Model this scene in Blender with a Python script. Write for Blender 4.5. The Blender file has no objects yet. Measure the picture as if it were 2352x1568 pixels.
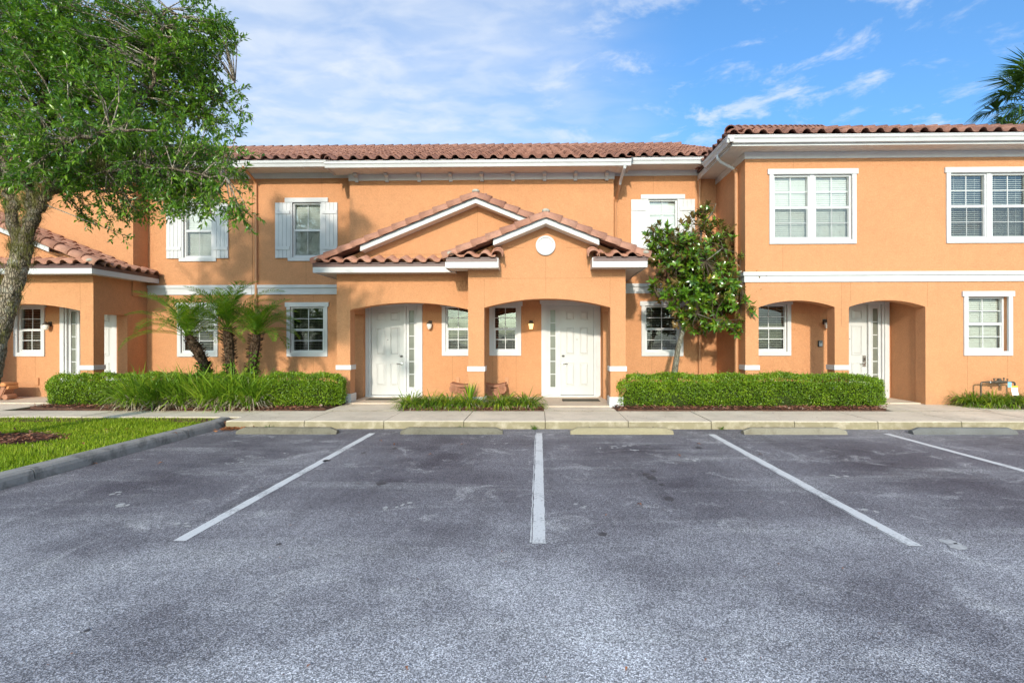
import bpy, math, random
import numpy as np
from mathutils import Vector, Matrix
R = math.radians
rng = np.random.default_rng(7)
random.seed(7)
scene = bpy.context.scene
COL = scene.collection

# ------------------------------------------------------------------ camera, sky, sun, exposure
F, CX, CY, H = 1187.0, 1218.0, 781.0, 1.685       # focal length and principal point on a 2352 px wide frame, eye height
cam_d = bpy.data.cameras.new('camera')
cam = bpy.data.objects.new('camera', cam_d); COL.objects.link(cam)
cam_d.sensor_width = 36.0; cam_d.lens = 36.0 * F / 2352.0
cam_d.shift_x = -(CX - 1176.0) / 2352.0; cam_d.shift_y = -(784.0 - CY) / 2352.0
cam_d.clip_start = 0.05; cam_d.clip_end = 2000
CAMR = Matrix.Rotation(R(1.0), 3, 'Z') @ Matrix.Rotation(math.pi / 2, 3, 'X') @ Matrix.Rotation(-0.0019, 3, 'Z')
cam.location = (0, 0, H); cam.rotation_euler = CAMR.to_euler()
scene.camera = cam

def P(px, py, Y):
    d = CAMR @ Vector(((px - CX) / F, -(py - CY) / F, -1.0)); t = Y / d.y
    return Vector((d.x * t, Y, H + d.z * t))

def U(px, Y): return P(px, 850, Y).x

SUN_T, SUN_E = 0.08, 0.36
world = bpy.data.worlds.new('World'); scene.world = world; world.use_nodes = True
def build_world():
    nt = world.node_tree; N = nt.nodes; L = nt.links
    N.clear()
    out = N.new('ShaderNodeOutputWorld'); bg = N.new('ShaderNodeBackground')
    sky = N.new('ShaderNodeTexSky'); sky.sky_type = 'NISHITA'; sky.sun_disc = False
    sky.sun_elevation = math.atan(SUN_E); sky.sun_rotation = math.pi + SUN_T
    sky.altitude = 0; sky.air_density = 1.0; sky.dust_density = 4.0; sky.ozone_density = 3.0
    tc = N.new('ShaderNodeTexCoord'); sep = N.new('ShaderNodeSeparateXYZ'); L.new(tc.outputs['Generated'], sep.inputs[0])
    def math_(op, a, b=None, c=None):
        m = N.new('ShaderNodeMath'); m.operation = op
        for i, v in enumerate((a, b, c)):
            if v is None: continue
            if isinstance(v, (int, float)): m.inputs[i].default_value = v
            else: L.new(v, m.inputs[i])
        return m.outputs[0]
    zz = math_('ADD', math_('MAXIMUM', sep.outputs['Z'], 0.0), 0.08)
    u = math_('DIVIDE', sep.outputs['X'], zz); v = math_('DIVIDE', sep.outputs['Y'], zz)
    cmb = N.new('ShaderNodeCombineXYZ'); L.new(u, cmb.inputs[0]); L.new(v, cmb.inputs[1])
    def noise(scale, detail, rough, off, dist=0.0, stretch=(1, 1, 1)):
        mp = N.new('ShaderNodeMapping'); mp.inputs['Location'].default_value = off; mp.inputs['Scale'].default_value = stretch
        mp.inputs['Rotation'].default_value = (0, 0, R(25))
        L.new(cmb.outputs[0], mp.inputs['Vector'])
        n = N.new('ShaderNodeTexNoise'); n.inputs['Scale'].default_value = scale; n.inputs['Detail'].default_value = detail
        n.inputs['Roughness'].default_value = rough; n.inputs['Distortion'].default_value = dist
        L.new(mp.outputs[0], n.inputs['Vector']); return n.outputs['Fac']
    def ramp(val, a, b):
        m = N.new('ShaderNodeMapRange'); m.interpolation_type = 'SMOOTHSTEP'; L.new(val, m.inputs['Value'])
        m.inputs['From Min'].default_value = a; m.inputs['From Max'].default_value = b; return m.outputs[0]
    big = ramp(noise(0.23, 1.5, 0.5, CLOUD_OFF), 0.44, 0.60)                 # where the cloud sheet lies
    fine = ramp(noise(6.0, 4, 0.5, (3.1, 1.7, 0), 0.3, (1, 1.7, 1)), 0.30, 0.72)    # rows of small cloudlets
    mid = ramp(noise(1.5, 3, 0.5, (5.1, 2.2, 0), 0.2), 0.30, 0.70)
    wisp = math_('MULTIPLY', ramp(noise(3.8, 6, 0.62, (8.3, 4.4, 0), 0.3), 0.49, 0.66), ramp(noise(0.8, 2, 0.5, (2.6, 9.1, 0)), 0.36, 0.56))
    sheet = math_('MULTIPLY', big, math_('ADD', math_('ADD', math_('MULTIPLY', fine, 0.27), math_('MULTIPLY', mid, 0.22)), 0.30))
    mask = math_('MINIMUM', math_('ADD', sheet, math_('MULTIPLY', wisp, math_('SUBTRACT', 0.62, math_('MULTIPLY', big, 0.48)))), 0.85)
    mix = N.new('ShaderNodeMixRGB'); L.new(mask, mix.inputs[0])
    grade = N.new('ShaderNodeMixRGB'); grade.blend_type = 'MULTIPLY'; grade.inputs[0].default_value = 1.0
    L.new(sky.outputs[0], grade.inputs[1]); grade.inputs[2].default_value = SKY_TINT
    L.new(grade.outputs[0], mix.inputs[1]); mix.inputs[2].default_value = CLOUD_COL
    L.new(mix.outputs[0], bg.inputs['Color']); bg.inputs['Strength'].default_value = SKY_STRENGTH
    L.new(bg.outputs[0], out.inputs['Surface'])
CLOUD_OFF = (6.0, 2.0, 0.0)
SKY_TINT = (0.60, 0.93, 1.14, 1.0)
CLOUD_COL = (3.25, 3.5, 3.85, 1.0)
SKY_STRENGTH = 0.15
build_world()
sun_d = bpy.data.lights.new('sun', 'SUN'); sun_d.energy = 2.1; sun_d.angle = R(2.0); sun_d.color = (1.0, 0.91, 0.78)
sun = bpy.data.objects.new('sun', sun_d); COL.objects.link(sun)
sun.rotation_euler = Vector((SUN_T, 1.0, -SUN_E)).to_track_quat('-Z', 'Y').to_euler(); sun.location = (0, -20, 12)
vs = scene.view_settings; vs.view_transform = 'Standard'; vs.look = 'None'; vs.exposure = 0.85; vs.gamma = 1.0; vs.use_curve_mapping = False
scene.render.engine = 'CYCLES'
scene.cycles.max_bounces = 6; scene.cycles.transparent_max_bounces = 8

# ------------------------------------------------------------------ helpers
class NT:
    def __init__(self, name):
        self.m = bpy.data.materials.new(name); self.m.use_nodes = True
        self.t = self.m.node_tree; self.N = self.t.nodes; self.L = self.t.links
        self.b = self.N['Principled BSDF']
    def n(self, ty, **kw):
        o = self.N.new(ty)
        for k, v in kw.items():
            if k in o.inputs.keys(): o.inputs[k].default_value = v
            else: setattr(o, k, v)
        return o
    def lk(self, a, b): self.L.new(a, b)
    def pos(self):
        g = self.n('ShaderNodeNewGeometry'); return g.outputs['Position']
    def noise(self, scale, detail=3, rough=0.55, vec=None, dist=0.0):
        n = self.n('ShaderNodeTexNoise', Scale=scale, Detail=detail, Roughness=rough, Distortion=dist)
        self.lk(vec if vec is not None else self.pos(), n.inputs['Vector']); return n.outputs['Fac']
    def rng(self, v, a, b, c=0.0, d=1.0):
        m = self.n('ShaderNodeMapRange'); self.lk(v, m.inputs['Value'])
        for k, x in zip(('From Min', 'From Max', 'To Min', 'To Max'), (a, b, c, d)): m.inputs[k].default_value = x
        return m.outputs[0]
    def ma(self, op, a, b=0.0):
        m = self.n('ShaderNodeMath', operation=op)
        for i, v in enumerate((a, b)):
            if isinstance(v, (int, float)): m.inputs[i].default_value = v
            else: self.lk(v, m.inputs[i])
        return m.outputs[0]
    def mix(self, f, a, b, blend='MIX'):
        m = self.n('ShaderNodeMixRGB', blend_type=blend)
        for i, v in enumerate((f, a, b)):
            if isinstance(v, (int, float)): m.inputs[i].default_value = v
            elif isinstance(v, tuple): m.inputs[i].default_value = v if len(v) == 4 else (*v, 1)
            else: self.lk(v, m.inputs[i])
        return m.outputs[0]
    def col(self, c):
        if isinstance(c, tuple): self.b.inputs['Base Color'].default_value = (*c, 1) if len(c) == 3 else c
        else: self.lk(c, self.b.inputs['Base Color'])
    def rough(self, r):
        if isinstance(r, (int, float)): self.b.inputs['Roughness'].default_value = r
        else: self.lk(r, self.b.inputs['Roughness'])
    def bump(self, h, strength=0.3, dist=0.01):
        b = self.n('ShaderNodeBump', Strength=strength, Distance=dist); self.lk(h, b.inputs['Height']); self.lk(b.outputs[0], self.b.inputs['Normal'])

MAT = {}
def mat_stucco(name, c):
    t = NT(name)
    v = t.rng(t.noise(0.8, 4), 0.3, 0.7, 0.965, 1.03); w = t.ma('MULTIPLY', t.rng(t.noise(34, 4, 0.75), 0.32, 0.68, 0.88, 1.10), t.rng(t.noise(6, 4, 0.7), 0.3, 0.7, 0.95, 1.045))
    # faint rain streaks and grime with their own shape
    mp = t.n('ShaderNodeMapping'); mp.inputs['Scale'].default_value = (3.0, 3.0, 0.25); t.lk(t.pos(), mp.inputs['Vector'])
    s = t.rng(t.noise(1.5, 4, 0.6, mp.outputs[0]), 0.55, 0.8, 0.0, 0.12)
    k = t.ma('MULTIPLY', v, w)
    c1 = t.mix(1.0, (*c, 1), t.n('ShaderNodeCombineColor').outputs[0], 'MIX') if False else None
    cc = t.n('ShaderNodeCombineXYZ')
    for i in range(3): t.lk(k, cc.inputs[i])
    base = t.mix(1.0, c, cc.outputs[0], 'MULTIPLY')
    sz = t.n('ShaderNodeSeparateXYZ'); t.lk(t.pos(), sz.inputs[0])
    splash = t.ma('MULTIPLY', t.rng(t.ma('ADD', sz.outputs[2], t.ma('MULTIPLY', t.noise(2.4, 4), 0.7)), 0.95, 0.5, 0.0, 1.0), t.rng(t.noise(9, 4, 0.7), 0.35, 0.65, 0.1, 0.5))
    base = t.mix(splash, base, (0.30, 0.19, 0.11))
    t.col(t.mix(s, base, (c[0]*0.6, c[1]*0.55, c[2]*0.5)))
    t.rough(0.88); t.b.inputs['Specular IOR Level'].default_value = 0.25
    h = t.ma('ADD', t.ma('MULTIPLY', t.noise(55, 4, 0.65), 1.0), t.ma('MULTIPLY', t.noise(18, 2), 0.6))
    t.bump(h, 0.8, 0.014)
    MAT[name] = t.m
def mat_plain(name, c, rough=0.5, var=0.06, spec=0.4, scale=6.0, bump=0.0, bscale=60, metal=0.0):
    t = NT(name)
    f = t.rng(t.noise(scale, 4), 0.3, 0.7)
    t.col(t.mix(f, tuple(x*(1-var) for x in c), tuple(min(1, x*(1+var)) for x in c)))
    t.rough(rough); t.b.inputs['Specular IOR Level'].default_value = spec; t.b.inputs['Metallic'].default_value = metal
    if bump: t.bump(t.noise(bscale, 4), bump, 0.01)
    MAT[name] = t.m
def island(t):
    g = t.n('ShaderNodeNewGeometry'); o = t.n('ShaderNodeObjectInfo')
    return t.ma('FRACT', t.ma('ADD', g.outputs['Random Per Island'], o.outputs['Random']))
def ramp(t, fac, stops):
    r = t.n('ShaderNodeValToRGB'); el = r.color_ramp.elements
    while len(el) < len(stops): el.new(0.5)
    for e, (p, c) in zip(el, stops): e.position = p; e.color = (*c, 1)
    t.lk(fac, r.inputs[0]); return r.outputs[0]
def mat_leaf(name, stops, rough=0.45, trans=0.3, spec=0.5, back=None, patch=2.2):
    t = NT(name)
    c = ramp(t, t.ma('MINIMUM', t.ma('MAXIMUM', t.ma('ADD', t.ma('MULTIPLY', island(t), 0.72), t.rng(t.noise(patch, 3, 0.6), 0.3, 0.7, -0.08, 0.34)), 0.0), 1.0), stops)
    if back:
        g = t.n('ShaderNodeNewGeometry'); c = t.mix(g.outputs['Backfacing'], c, back)
    t.col(c); t.rough(rough); t.b.inputs['Specular IOR Level'].default_value = spec
    if trans:
        tr = t.n('ShaderNodeBsdfTranslucent'); t.lk(t.mix(1.0, c, (1.25, 1.35, 0.6), 'MULTIPLY'), tr.inputs['Color'])
        ms = t.n('ShaderNodeMixShader'); ms.inputs[0].default_value = trans
        t.lk(t.b.outputs[0], ms.inputs[1]); t.lk(tr.outputs[0], ms.inputs[2])
        t.lk(ms.outputs[0], t.N['Material Output'].inputs['Surface'])
    MAT[name] = t.m
ORANGE = (0.575, 0.272, 0.128)
mat_stucco('stucco', ORANGE)
mat_stucco('joint', (0.42, 0.195, 0.09))  # darkened stucco: the shade inside the control joint grooves, put into the colour
mat_plain('pipe_orange', (0.53, 0.25, 0.115), 0.45, 0.05)
mat_plain('trim', (0.575, 0.57, 0.56), 0.5, 0.07, 0.4, 2.2)
mat_plain('vinyl', (0.62, 0.62, 0.61), 0.35, 0.02, 0.5, 3)
mat_plain('door_paint', (0.545, 0.535, 0.51), 0.38, 0.025, 0.5, 2)
mat_plain('soffit', (0.70, 0.66, 0.62), 0.6, 0.04)
mat_plain('frieze', (0.66, 0.655, 0.65), 0.55, 0.04)
mat_plain('flashing', (0.13, 0.065, 0.055), 0.45, 0.15, 0.5)
mat_plain('nail', (0.05, 0.05, 0.05), 0.4)
mat_plain('blind', (0.74, 0.74, 0.68), 0.5, 0.03)
mat_plain('blind_open', (0.42, 0.42, 0.34), 0.5, 0.04)
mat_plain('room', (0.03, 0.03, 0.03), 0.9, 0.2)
mat_plain('frosted', (0.17, 0.175, 0.14), 0.25, 0.12, 0.5, 4)
mat_plain('nickel', (0.55, 0.53, 0.50), 0.3, 0.05, 0.5, metal=1.0)
mat_plain('dark_metal', (0.055, 0.042, 0.032), 0.45, 0.2, 0.5, 20)
mat_plain('brass_pipe', (0.11, 0.085, 0.06), 0.5, 0.3, 0.5, 14, metal=0.4)
mat_plain('terracotta', (0.36, 0.165, 0.095), 0.75, 0.14, 0.3, 8, 0.2)
mat_plain('terracotta_light', (0.55, 0.235, 0.09), 0.7, 0.1, 0.3, 6, 0.2)
mat_plain('mortar', (0.40, 0.36, 0.29), 0.9, 0.2, 0.2, 15, 0.5)
mat_plain('mat_rubber', (0.095, 0.085, 0.065), 0.95, 0.3, 0.2, 40, 0.6, 200)
mat_plain('soil', (0.11, 0.055, 0.036), 0.95, 0.3, 0.2, 10, 0.6)
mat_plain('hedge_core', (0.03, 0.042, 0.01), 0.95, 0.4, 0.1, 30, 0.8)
mat_plain('porch_floor', (0.62, 0.50, 0.38), 0.75, 0.07, 0.3, 2.5, 0.15)
mat_plain('blue_tag', (0.25, 0.55, 0.78), 0.5, 0.05)
mat_plain('white_tag', (0.80, 0.80, 0.78), 0.5, 0.05)
mat_plain('yellow_tag', (0.80, 0.58, 0.03), 0.5, 0.05)
mat_plain('black_plastic', (0.03, 0.03, 0.03), 0.4, 0.2)
mat_plain('grey_plastic', (0.45, 0.47, 0.46), 0.4, 0.05)
mat_plain('wood_stem', (0.10, 0.075, 0.05), 0.9, 0.3, 0.2, 20, 0.5)

def mat_tile(name, a, b, c):
    t = NT(name)
    base = ramp(t, island(t), [(0.0, a), (0.5, b), (1.0, c)])
    blot = t.rng(t.noise(9, 4, 0.65), 0.48, 0.72, 0.0, 0.55)
    mp = t.n('ShaderNodeMapping'); mp.inputs['Scale'].default_value = (26, 5, 26); t.lk(t.pos(), mp.inputs['Vector'])
    streak = t.rng(t.noise(1.0, 4, 0.7, mp.outputs[0]), 0.55, 0.75, 0.0, 0.5)
    x = t.mix(blot, base, tuple(v*0.62 for v in a)); x = t.mix(streak, x, (0.16, 0.085, 0.07))
    t.col(x); t.rough(0.72); t.b.inputs['Specular IOR Level'].default_value = 0.3
    t.bump(t.noise(60, 3), 0.25, 0.005); MAT[name] = t.m
mat_tile('tile', (0.38, 0.175, 0.115), (0.46, 0.225, 0.15), (0.52, 0.27, 0.185))
mat_tile('tile_old', (0.22, 0.105, 0.08), (0.29, 0.14, 0.10), (0.36, 0.18, 0.13))

def mat_glass():
    t = NT('glass')
    fr = t.n('ShaderNodeFresnel', IOR=1.55)
    gl = t.n('ShaderNodeBsdfGlossy', Roughness=0.015); gl.inputs['Color'].default_value = (0.95, 0.97, 1, 1)
    tp = t.n('ShaderNodeBsdfTransparent'); tp.inputs['Color'].default_value = (0.86, 0.89, 0.87, 1)
    wob = t.noise(1.6, 2); b = t.n('ShaderNodeBump', Strength=0.08, Distance=0.05); t.lk(wob, b.inputs['Height']); t.lk(b.outputs[0], gl.inputs['Normal'])
    ms = t.n('ShaderNodeMixShader'); t.lk(t.ma('ADD', fr.outputs[0], 0.08), ms.inputs[0]); t.lk(tp.outputs[0], ms.inputs[1]); t.lk(gl.outputs[0], ms.inputs[2])
    t.lk(ms.outputs[0], t.N['Material Output'].inputs['Surface']); MAT['glass'] = t.m
mat_glass()
def mat_screen():
    t = NT('insect_screen')
    d = t.n('ShaderNodeBsdfDiffuse'); d.inputs['Color'].default_value = (0.10, 0.10, 0.10, 1)
    tp = t.n('ShaderNodeBsdfTransparent'); ms = t.n('ShaderNodeMixShader'); ms.inputs[0].default_value = 0.22
    t.lk(tp.outputs[0], ms.inputs[1]); t.lk(d.outputs[0], ms.inputs[2]); t.lk(ms.outputs[0], t.N['Material Output'].inputs['Surface']); MAT['insect_screen'] = t.m
mat_screen()
def mat_lamp(name, col, e):
    t = NT(name); t.col(col); t.rough(0.35)
    if e:
        t.b.inputs['Emission Color'].default_value = (1.0, 0.62, 0.22, 1); t.b.inputs['Emission Strength'].default_value = e
    MAT[name] = t.m
mat_lamp('opal', (0.78, 0.74, 0.66), 0); mat_lamp('opal_lit', (0.8, 0.7, 0.5), 1.1)

def mat_concrete(name, c, stain, kerb=False, amt=0.6):
    t = NT(name)
    f = t.rng(t.noise(1.3, 5, 0.6), 0.3, 0.7); g = t.rng(t.noise(40, 3), 0.25, 0.75, 0.9, 1.08)
    base = t.mix(f, tuple(x*0.86 for x in c), tuple(x*1.1 for x in c))
    cc = t.n('ShaderNodeCombineXYZ')
    for i in range(3): t.lk(g, cc.inputs[i])
    base = t.mix(1.0, base, cc.outputs[0], 'MULTIPLY')
    s = t.rng(t.noise(3.2, 5, 0.68, None, 0.5), 0.5, 0.72, 0.0, amt)
    if kerb:                                                  # algae and tyre grime on the upright face only
        ge = t.n('ShaderNodeNewGeometry'); sp = t.n('ShaderNodeSeparateXYZ'); t.lk(ge.outputs['True Normal'], sp.inputs[0])
        up = t.ma('SUBTRACT', 1.0, t.ma('ABSOLUTE', sp.outputs[2]))
        s = t.ma('MAXIMUM', t.ma('MULTIPLY', s, 0.35), t.ma('MULTIPLY', up, t.rng(t.noise(4.5, 5, 0.7), 0.24, 0.52, 0.50, 0.97)))
    t.col(t.mix(s, base, stain)); t.rough(0.88); t.b.inputs['Specular IOR Level'].default_value = 0.25
    t.bump(t.ma('ADD', t.noise(70, 4), t.noise(12, 3)), 0.3, 0.008); MAT[name] = t.m
mat_concrete('sidewalk', (0.73, 0.62, 0.485), (0.24, 0.20, 0.11), True, 0.6)
mat_concrete('kerb', (0.33, 0.31, 0.285), (0.085, 0.08, 0.07), False, 0.9)
mat_concrete('stop_grey', (0.175, 0.158, 0.118), (0.07, 0.06, 0.042), False, 0.8)
mat_concrete('stop_cream', (0.33, 0.28, 0.175), (0.25, 0.21, 0.13), False, 0.5)
mat_concrete('stop_patched', (0.27, 0.24, 0.178), (0.15, 0.125, 0.085), False, 0.9)
mat_concrete('stop_dark', (0.16, 0.157, 0.148), (0.12, 0.115, 0.10), False, 0.8)

def mat_asphalt():
    t = NT('asphalt')
    p = t.pos(); sp = t.n('ShaderNodeSeparateXYZ'); t.lk(p, sp.inputs[0])
    vo = t.n('ShaderNodeTexVoronoi', Scale=165.0); t.lk(p, vo.inputs['Vector'])
    cr = t.n('ShaderNodeSeparateColor'); t.lk(vo.outputs['Color'], cr.inputs[0])
    stone = t.ma('MULTIPLY', cr.outputs[0], cr.outputs[0])
    big = t.rng(t.noise(0.50, 5, 0.62), 0.36, 0.64)
    # parking bays hold darker, oilier binder; the driving lane in front of them is worn to the stone
    yy = t.ma('ADD', sp.outputs[1], t.ma('MULTIPLY', t.ma('SUBTRACT', t.noise(0.6, 5, 0.6), 0.5), 3.4))
    lane = t.rng(yy, 2.6, 5.4); far = t.rng(yy, 8.6, 9.8)
    base = t.mix(lane, (0.57, 0.56, 0.575), (0.225, 0.212, 0.226))
    base = t.mix(t.ma('MULTIPLY', far, 0.55), base, (0.30, 0.29, 0.28))
    base = t.mix(t.ma('MULTIPLY', t.ma('SUBTRACT', 1.0, big), 0.78), base, (0.095, 0.087, 0.102))
    # oil drip zone down the middle of every 3.05 m bay
    bayx = t.ma('ABSOLUTE', t.ma('SINE', t.ma('MULTIPLY', sp.outputs[0], math.pi/3.05)))
    drip = t.ma('MULTIPLY', t.ma('POWER', bayx, 2.5), t.ma('MULTIPLY', t.rng(sp.outputs[1], 4.6, 6.2), t.rng(sp.outputs[1], 9.3, 8.3)))
    base = t.mix(t.ma('MULTIPLY', drip, t.rng(t.noise(1.1, 5, 0.65), 0.36, 0.60, 0.0, 0.85)), base, (0.07, 0.062, 0.076))
    base = t.mix(t.rng(t.noise(1.7, 6, 0.72, None, 0.8), 0.55, 0.70, 0, 0.65), base, (0.48, 0.465, 0.46))
    # swept arcs of dust and tyre tracks
    mp = t.n('ShaderNodeMapping'); mp.inputs['Scale'].default_value = (0.22, 1.5, 1); mp.inputs['Rotation'].default_value = (0, 0, R(-7)); t.lk(p, mp.inputs['Vector'])
    base = t.mix(t.rng(t.noise(1.3, 5, 0.65, mp.outputs[0], 0.4), 0.52, 0.70, 0, 0.45), base, (0.42, 0.41, 0.405))
    mp2 = t.n('ShaderNodeMapping'); mp2.inputs['Scale'].default_value = (1.6, 0.16, 1); mp2.inputs['Rotation'].default_value = (0, 0, R(5)); t.lk(p, mp2.inputs['Vector'])
    base = t.mix(t.ma('MULTIPLY', lane, t.rng(t.noise(1.2, 5, 0.65, mp2.outputs[0], 0.3), 0.53, 0.68, 0, 0.5)), base, (0.10, 0.092, 0.10))
    # hairline cracks
    vc = t.n('ShaderNodeTexVoronoi', Scale=0.55); vc.feature = 'DISTANCE_TO_EDGE'
    wv = t.n('ShaderNodeVectorMath', operation='ADD'); ns = t.n('ShaderNodeTexNoise', Scale=2.5, Detail=5.0); t.lk(p, ns.inputs['Vector']); t.lk(p, wv.inputs[0]); t.lk(ns.outputs['Color'], wv.inputs[1]); t.lk(wv.outputs[0], vc.inputs['Vector'])
    base = t.mix(t.ma('MULTIPLY', t.rng(vc.outputs['Distance'], 0.004, 0.0, 0.0, 0.55), t.rng(t.noise(0.4, 3), 0.48, 0.6)), base, (0.05, 0.048, 0.05))
    sc = t.ma('ADD', 0.40, t.ma('MULTIPLY', stone, 1.85))
    cc = t.n('ShaderNodeCombineXYZ')
    for i in range(3): t.lk(sc, cc.inputs[i])
    base = t.mix(1.0, base, cc.outputs[0], 'MULTIPLY')
    t.col(base); t.rough(t.rng(big, 0, 1, 0.72, 0.85)); t.b.inputs['Specular IOR Level'].default_value = 0.3
    t.bump(t.ma('ADD', vo.outputs['Distance'], t.noise(40, 3)), 0.45, 0.005); MAT['asphalt'] = t.m
mat_asphalt()
def mat_paint():
    t = NT('line_paint')
    w = t.ma('ADD', t.noise(38, 4, 0.7), t.ma('MULTIPLY', t.noise(2.2, 3), 0.75))
    wear = t.rng(w, 0.93, 1.10, 0.0, 0.75)
    vo = t.n('ShaderNodeTexVoronoi', Scale=95.0); t.lk(t.pos(), vo.inputs['Vector'])
    t.col(t.mix(wear, t.mix(t.rng(vo.outputs['Distance'], 0, 0.6), (0.78, 0.77, 0.75), (0.66, 0.655, 0.65)), (0.20, 0.195, 0.20)))
    t.rough(0.7); t.bump(vo.outputs['Distance'], 0.3, 0.004); MAT['line_paint'] = t.m
mat_paint()
mat_plain('oil', (0.07, 0.066, 0.073), 0.6, 0.3, 0.4, 30)
mat_plain('scuff', (0.46, 0.45, 0.44), 0.8, 0.25, 0.3, 30)
mat_plain('ground_soil', (0.10, 0.09, 0.06), 0.95, 0.2)
mat_plain('turf', (0.10, 0.15, 0.012), 0.95, 0.3, 0.2, 20, 0.5)
mat_leaf('grass', [(0, (0.13, 0.22, 0.010)), (0.4, (0.25, 0.36, 0.014)), (0.75, (0.36, 0.45, 0.025)), (0.92, (0.46, 0.46, 0.07)), (1, (0.42, 0.36, 0.17))], 0.5, 0.35, 0.3)
mat_leaf('liriope', [(0, (0.06, 0.14, 0.010)), (0.5, (0.15, 0.26, 0.02)), (0.85, (0.36, 0.44, 0.03)), (1, (0.50, 0.46, 0.06))], 0.38, 0.3)
mat_leaf('flax', [(0, (0.08, 0.17, 0.012)), (0.5, (0.19, 0.33, 0.025)), (0.85, (0.33, 0.45, 0.035)), (1, (0.38, 0.36, 0.06))], 0.38, 0.3)
mat_leaf('dead_blade', [(0, (0.26, 0.19, 0.12)), (0.5, (0.44, 0.36, 0.26)), (1, (0.58, 0.52, 0.42))], 0.8, 0.2, 0.2)
mat_leaf('box_leaf', [(0, (0.06, 0.13, 0.008)), (0.5, (0.16, 0.27, 0.012)), (0.9, (0.30, 0.42, 0.02)), (0.97, (0.36, 0.42, 0.04)), (1, (0.30, 0.17, 0.07))], 0.36, 0.25)
mat_leaf('oak_leaf', [(0, (0.035, 0.10, 0.016)), (0.45, (0.10, 0.22, 0.022)), (0.85, (0.22, 0.37, 0.03)), (1, (0.34, 0.42, 0.06))], 0.30, 0.35, 0.55, None, 3.5)
mat_leaf('magnolia_leaf', [(0, (0.035, 0.095, 0.008)), (0.5, (0.085, 0.185, 0.012)), (0.85, (0.18, 0.28, 0.02)), (0.93, (0.32, 0.24, 0.03)), (1, (0.36, 0.12, 0.04))], 0.2, 0.15, 0.6, (0.20, 0.13, 0.045))
mat_leaf('palm_leaf', [(0, (0.07, 0.17, 0.014)), (0.5, (0.16, 0.30, 0.02)), (0.9, (0.30, 0.42, 0.03)), (1, (0.42, 0.40, 0.06))], 0.32, 0.4)
mat_leaf('fan_leaf', [(0, (0.035, 0.09, 0.014)), (0.6, (0.09, 0.17, 0.025)), (1, (0.20, 0.27, 0.045))], 0.4, 0.2)
mat_leaf('vine_leaf', [(0, (0.06, 0.15, 0.012)), (0.7, (0.13, 0.26, 0.02)), (1, (0.28, 0.32, 0.03))], 0.4, 0.35)
mat_leaf('chip', [(0, (0.08, 0.03, 0.02)), (0.5, (0.23, 0.09, 0.05)), (0.85, (0.40, 0.20, 0.13)), (1, (0.52, 0.38, 0.29))], 0.85, 0, 0.2)
mat_leaf('fallen_leaf', [(0, (0.22, 0.085, 0.035)), (0.6, (0.36, 0.13, 0.05)), (1, (0.48, 0.22, 0.09))], 0.6, 0.1, 0.3)
mat_leaf('moss', [(0, (0.10, 0.10, 0.025)), (0.6, (0.24, 0.22, 0.07)), (1, (0.40, 0.36, 0.18))], 0.85, 0.15, 0.2)
mat_leaf('boot', [(0, (0.045, 0.024, 0.014)), (0.6, (0.12, 0.065, 0.035)), (1, (0.24, 0.16, 0.10))], 0.85, 0, 0.2)
def mat_bark(name, a, b, c):
    t = NT(name); mp = t.n('ShaderNodeMapping'); mp.inputs['Scale'].default_value = (1, 1, 0.32); t.lk(t.pos(), mp.inputs['Vector'])
    vo = t.n('ShaderNodeTexVoronoi', Scale=34.0); vo.feature = 'DISTANCE_TO_EDGE'; t.lk(mp.outputs[0], vo.inputs['Vector'])
    cr = t.rng(vo.outputs['Distance'], 0.0, 0.16)
    x = t.mix(cr, a, b); x = t.mix(t.rng(t.noise(7, 4, 0.65), 0.5, 0.66), x, c)
    t.col(x); t.rough(0.92); t.b.inputs['Specular IOR Level'].default_value = 0.2
    t.bump(t.ma('ADD', cr, t.ma('MULTIPLY', t.noise(60, 3), 0.5)), 0.9, 0.02); MAT[name] = t.m
mat_bark('oak_bark', (0.09, 0.07, 0.045), (0.34, 0.27, 0.19), (0.44, 0.41, 0.33))
mat_bark('limb_bark', (0.06, 0.045, 0.03), (0.19, 0.145, 0.095), (0.28, 0.25, 0.19))
mat_bark('smooth_bark', (0.16, 0.14, 0.10), (0.22, 0.195, 0.14), (0.34, 0.34, 0.28))
mat_bark('palm_bark', (0.03, 0.018, 0.012), (0.11, 0.065, 0.038), (0.16, 0.11, 0.07))

def tag(o, label=None, cat=None, group=None, kind=None):
    if label: o['label'] = label
    if cat: o['category'] = cat
    if group: o['group'] = group
    if kind: o['kind'] = kind
    return o
def link(o, parent=None):
    COL.objects.link(o)
    if parent is not None: o.parent = parent
    return o
def empty(name, loc=(0, 0, 0)):
    o = bpy.data.objects.new(name, None); o.location = loc; o.empty_display_size = 0.2
    return link(o)
def child_local(o, parent):                                   # geometry was written in world metres: cancel the parent's offset
    if parent is not None and o is not None:
        off = parent.location.copy(); p = parent.parent
        while p is not None: off += p.location; p = p.parent
        o.location = o.location - off
    return o

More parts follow.
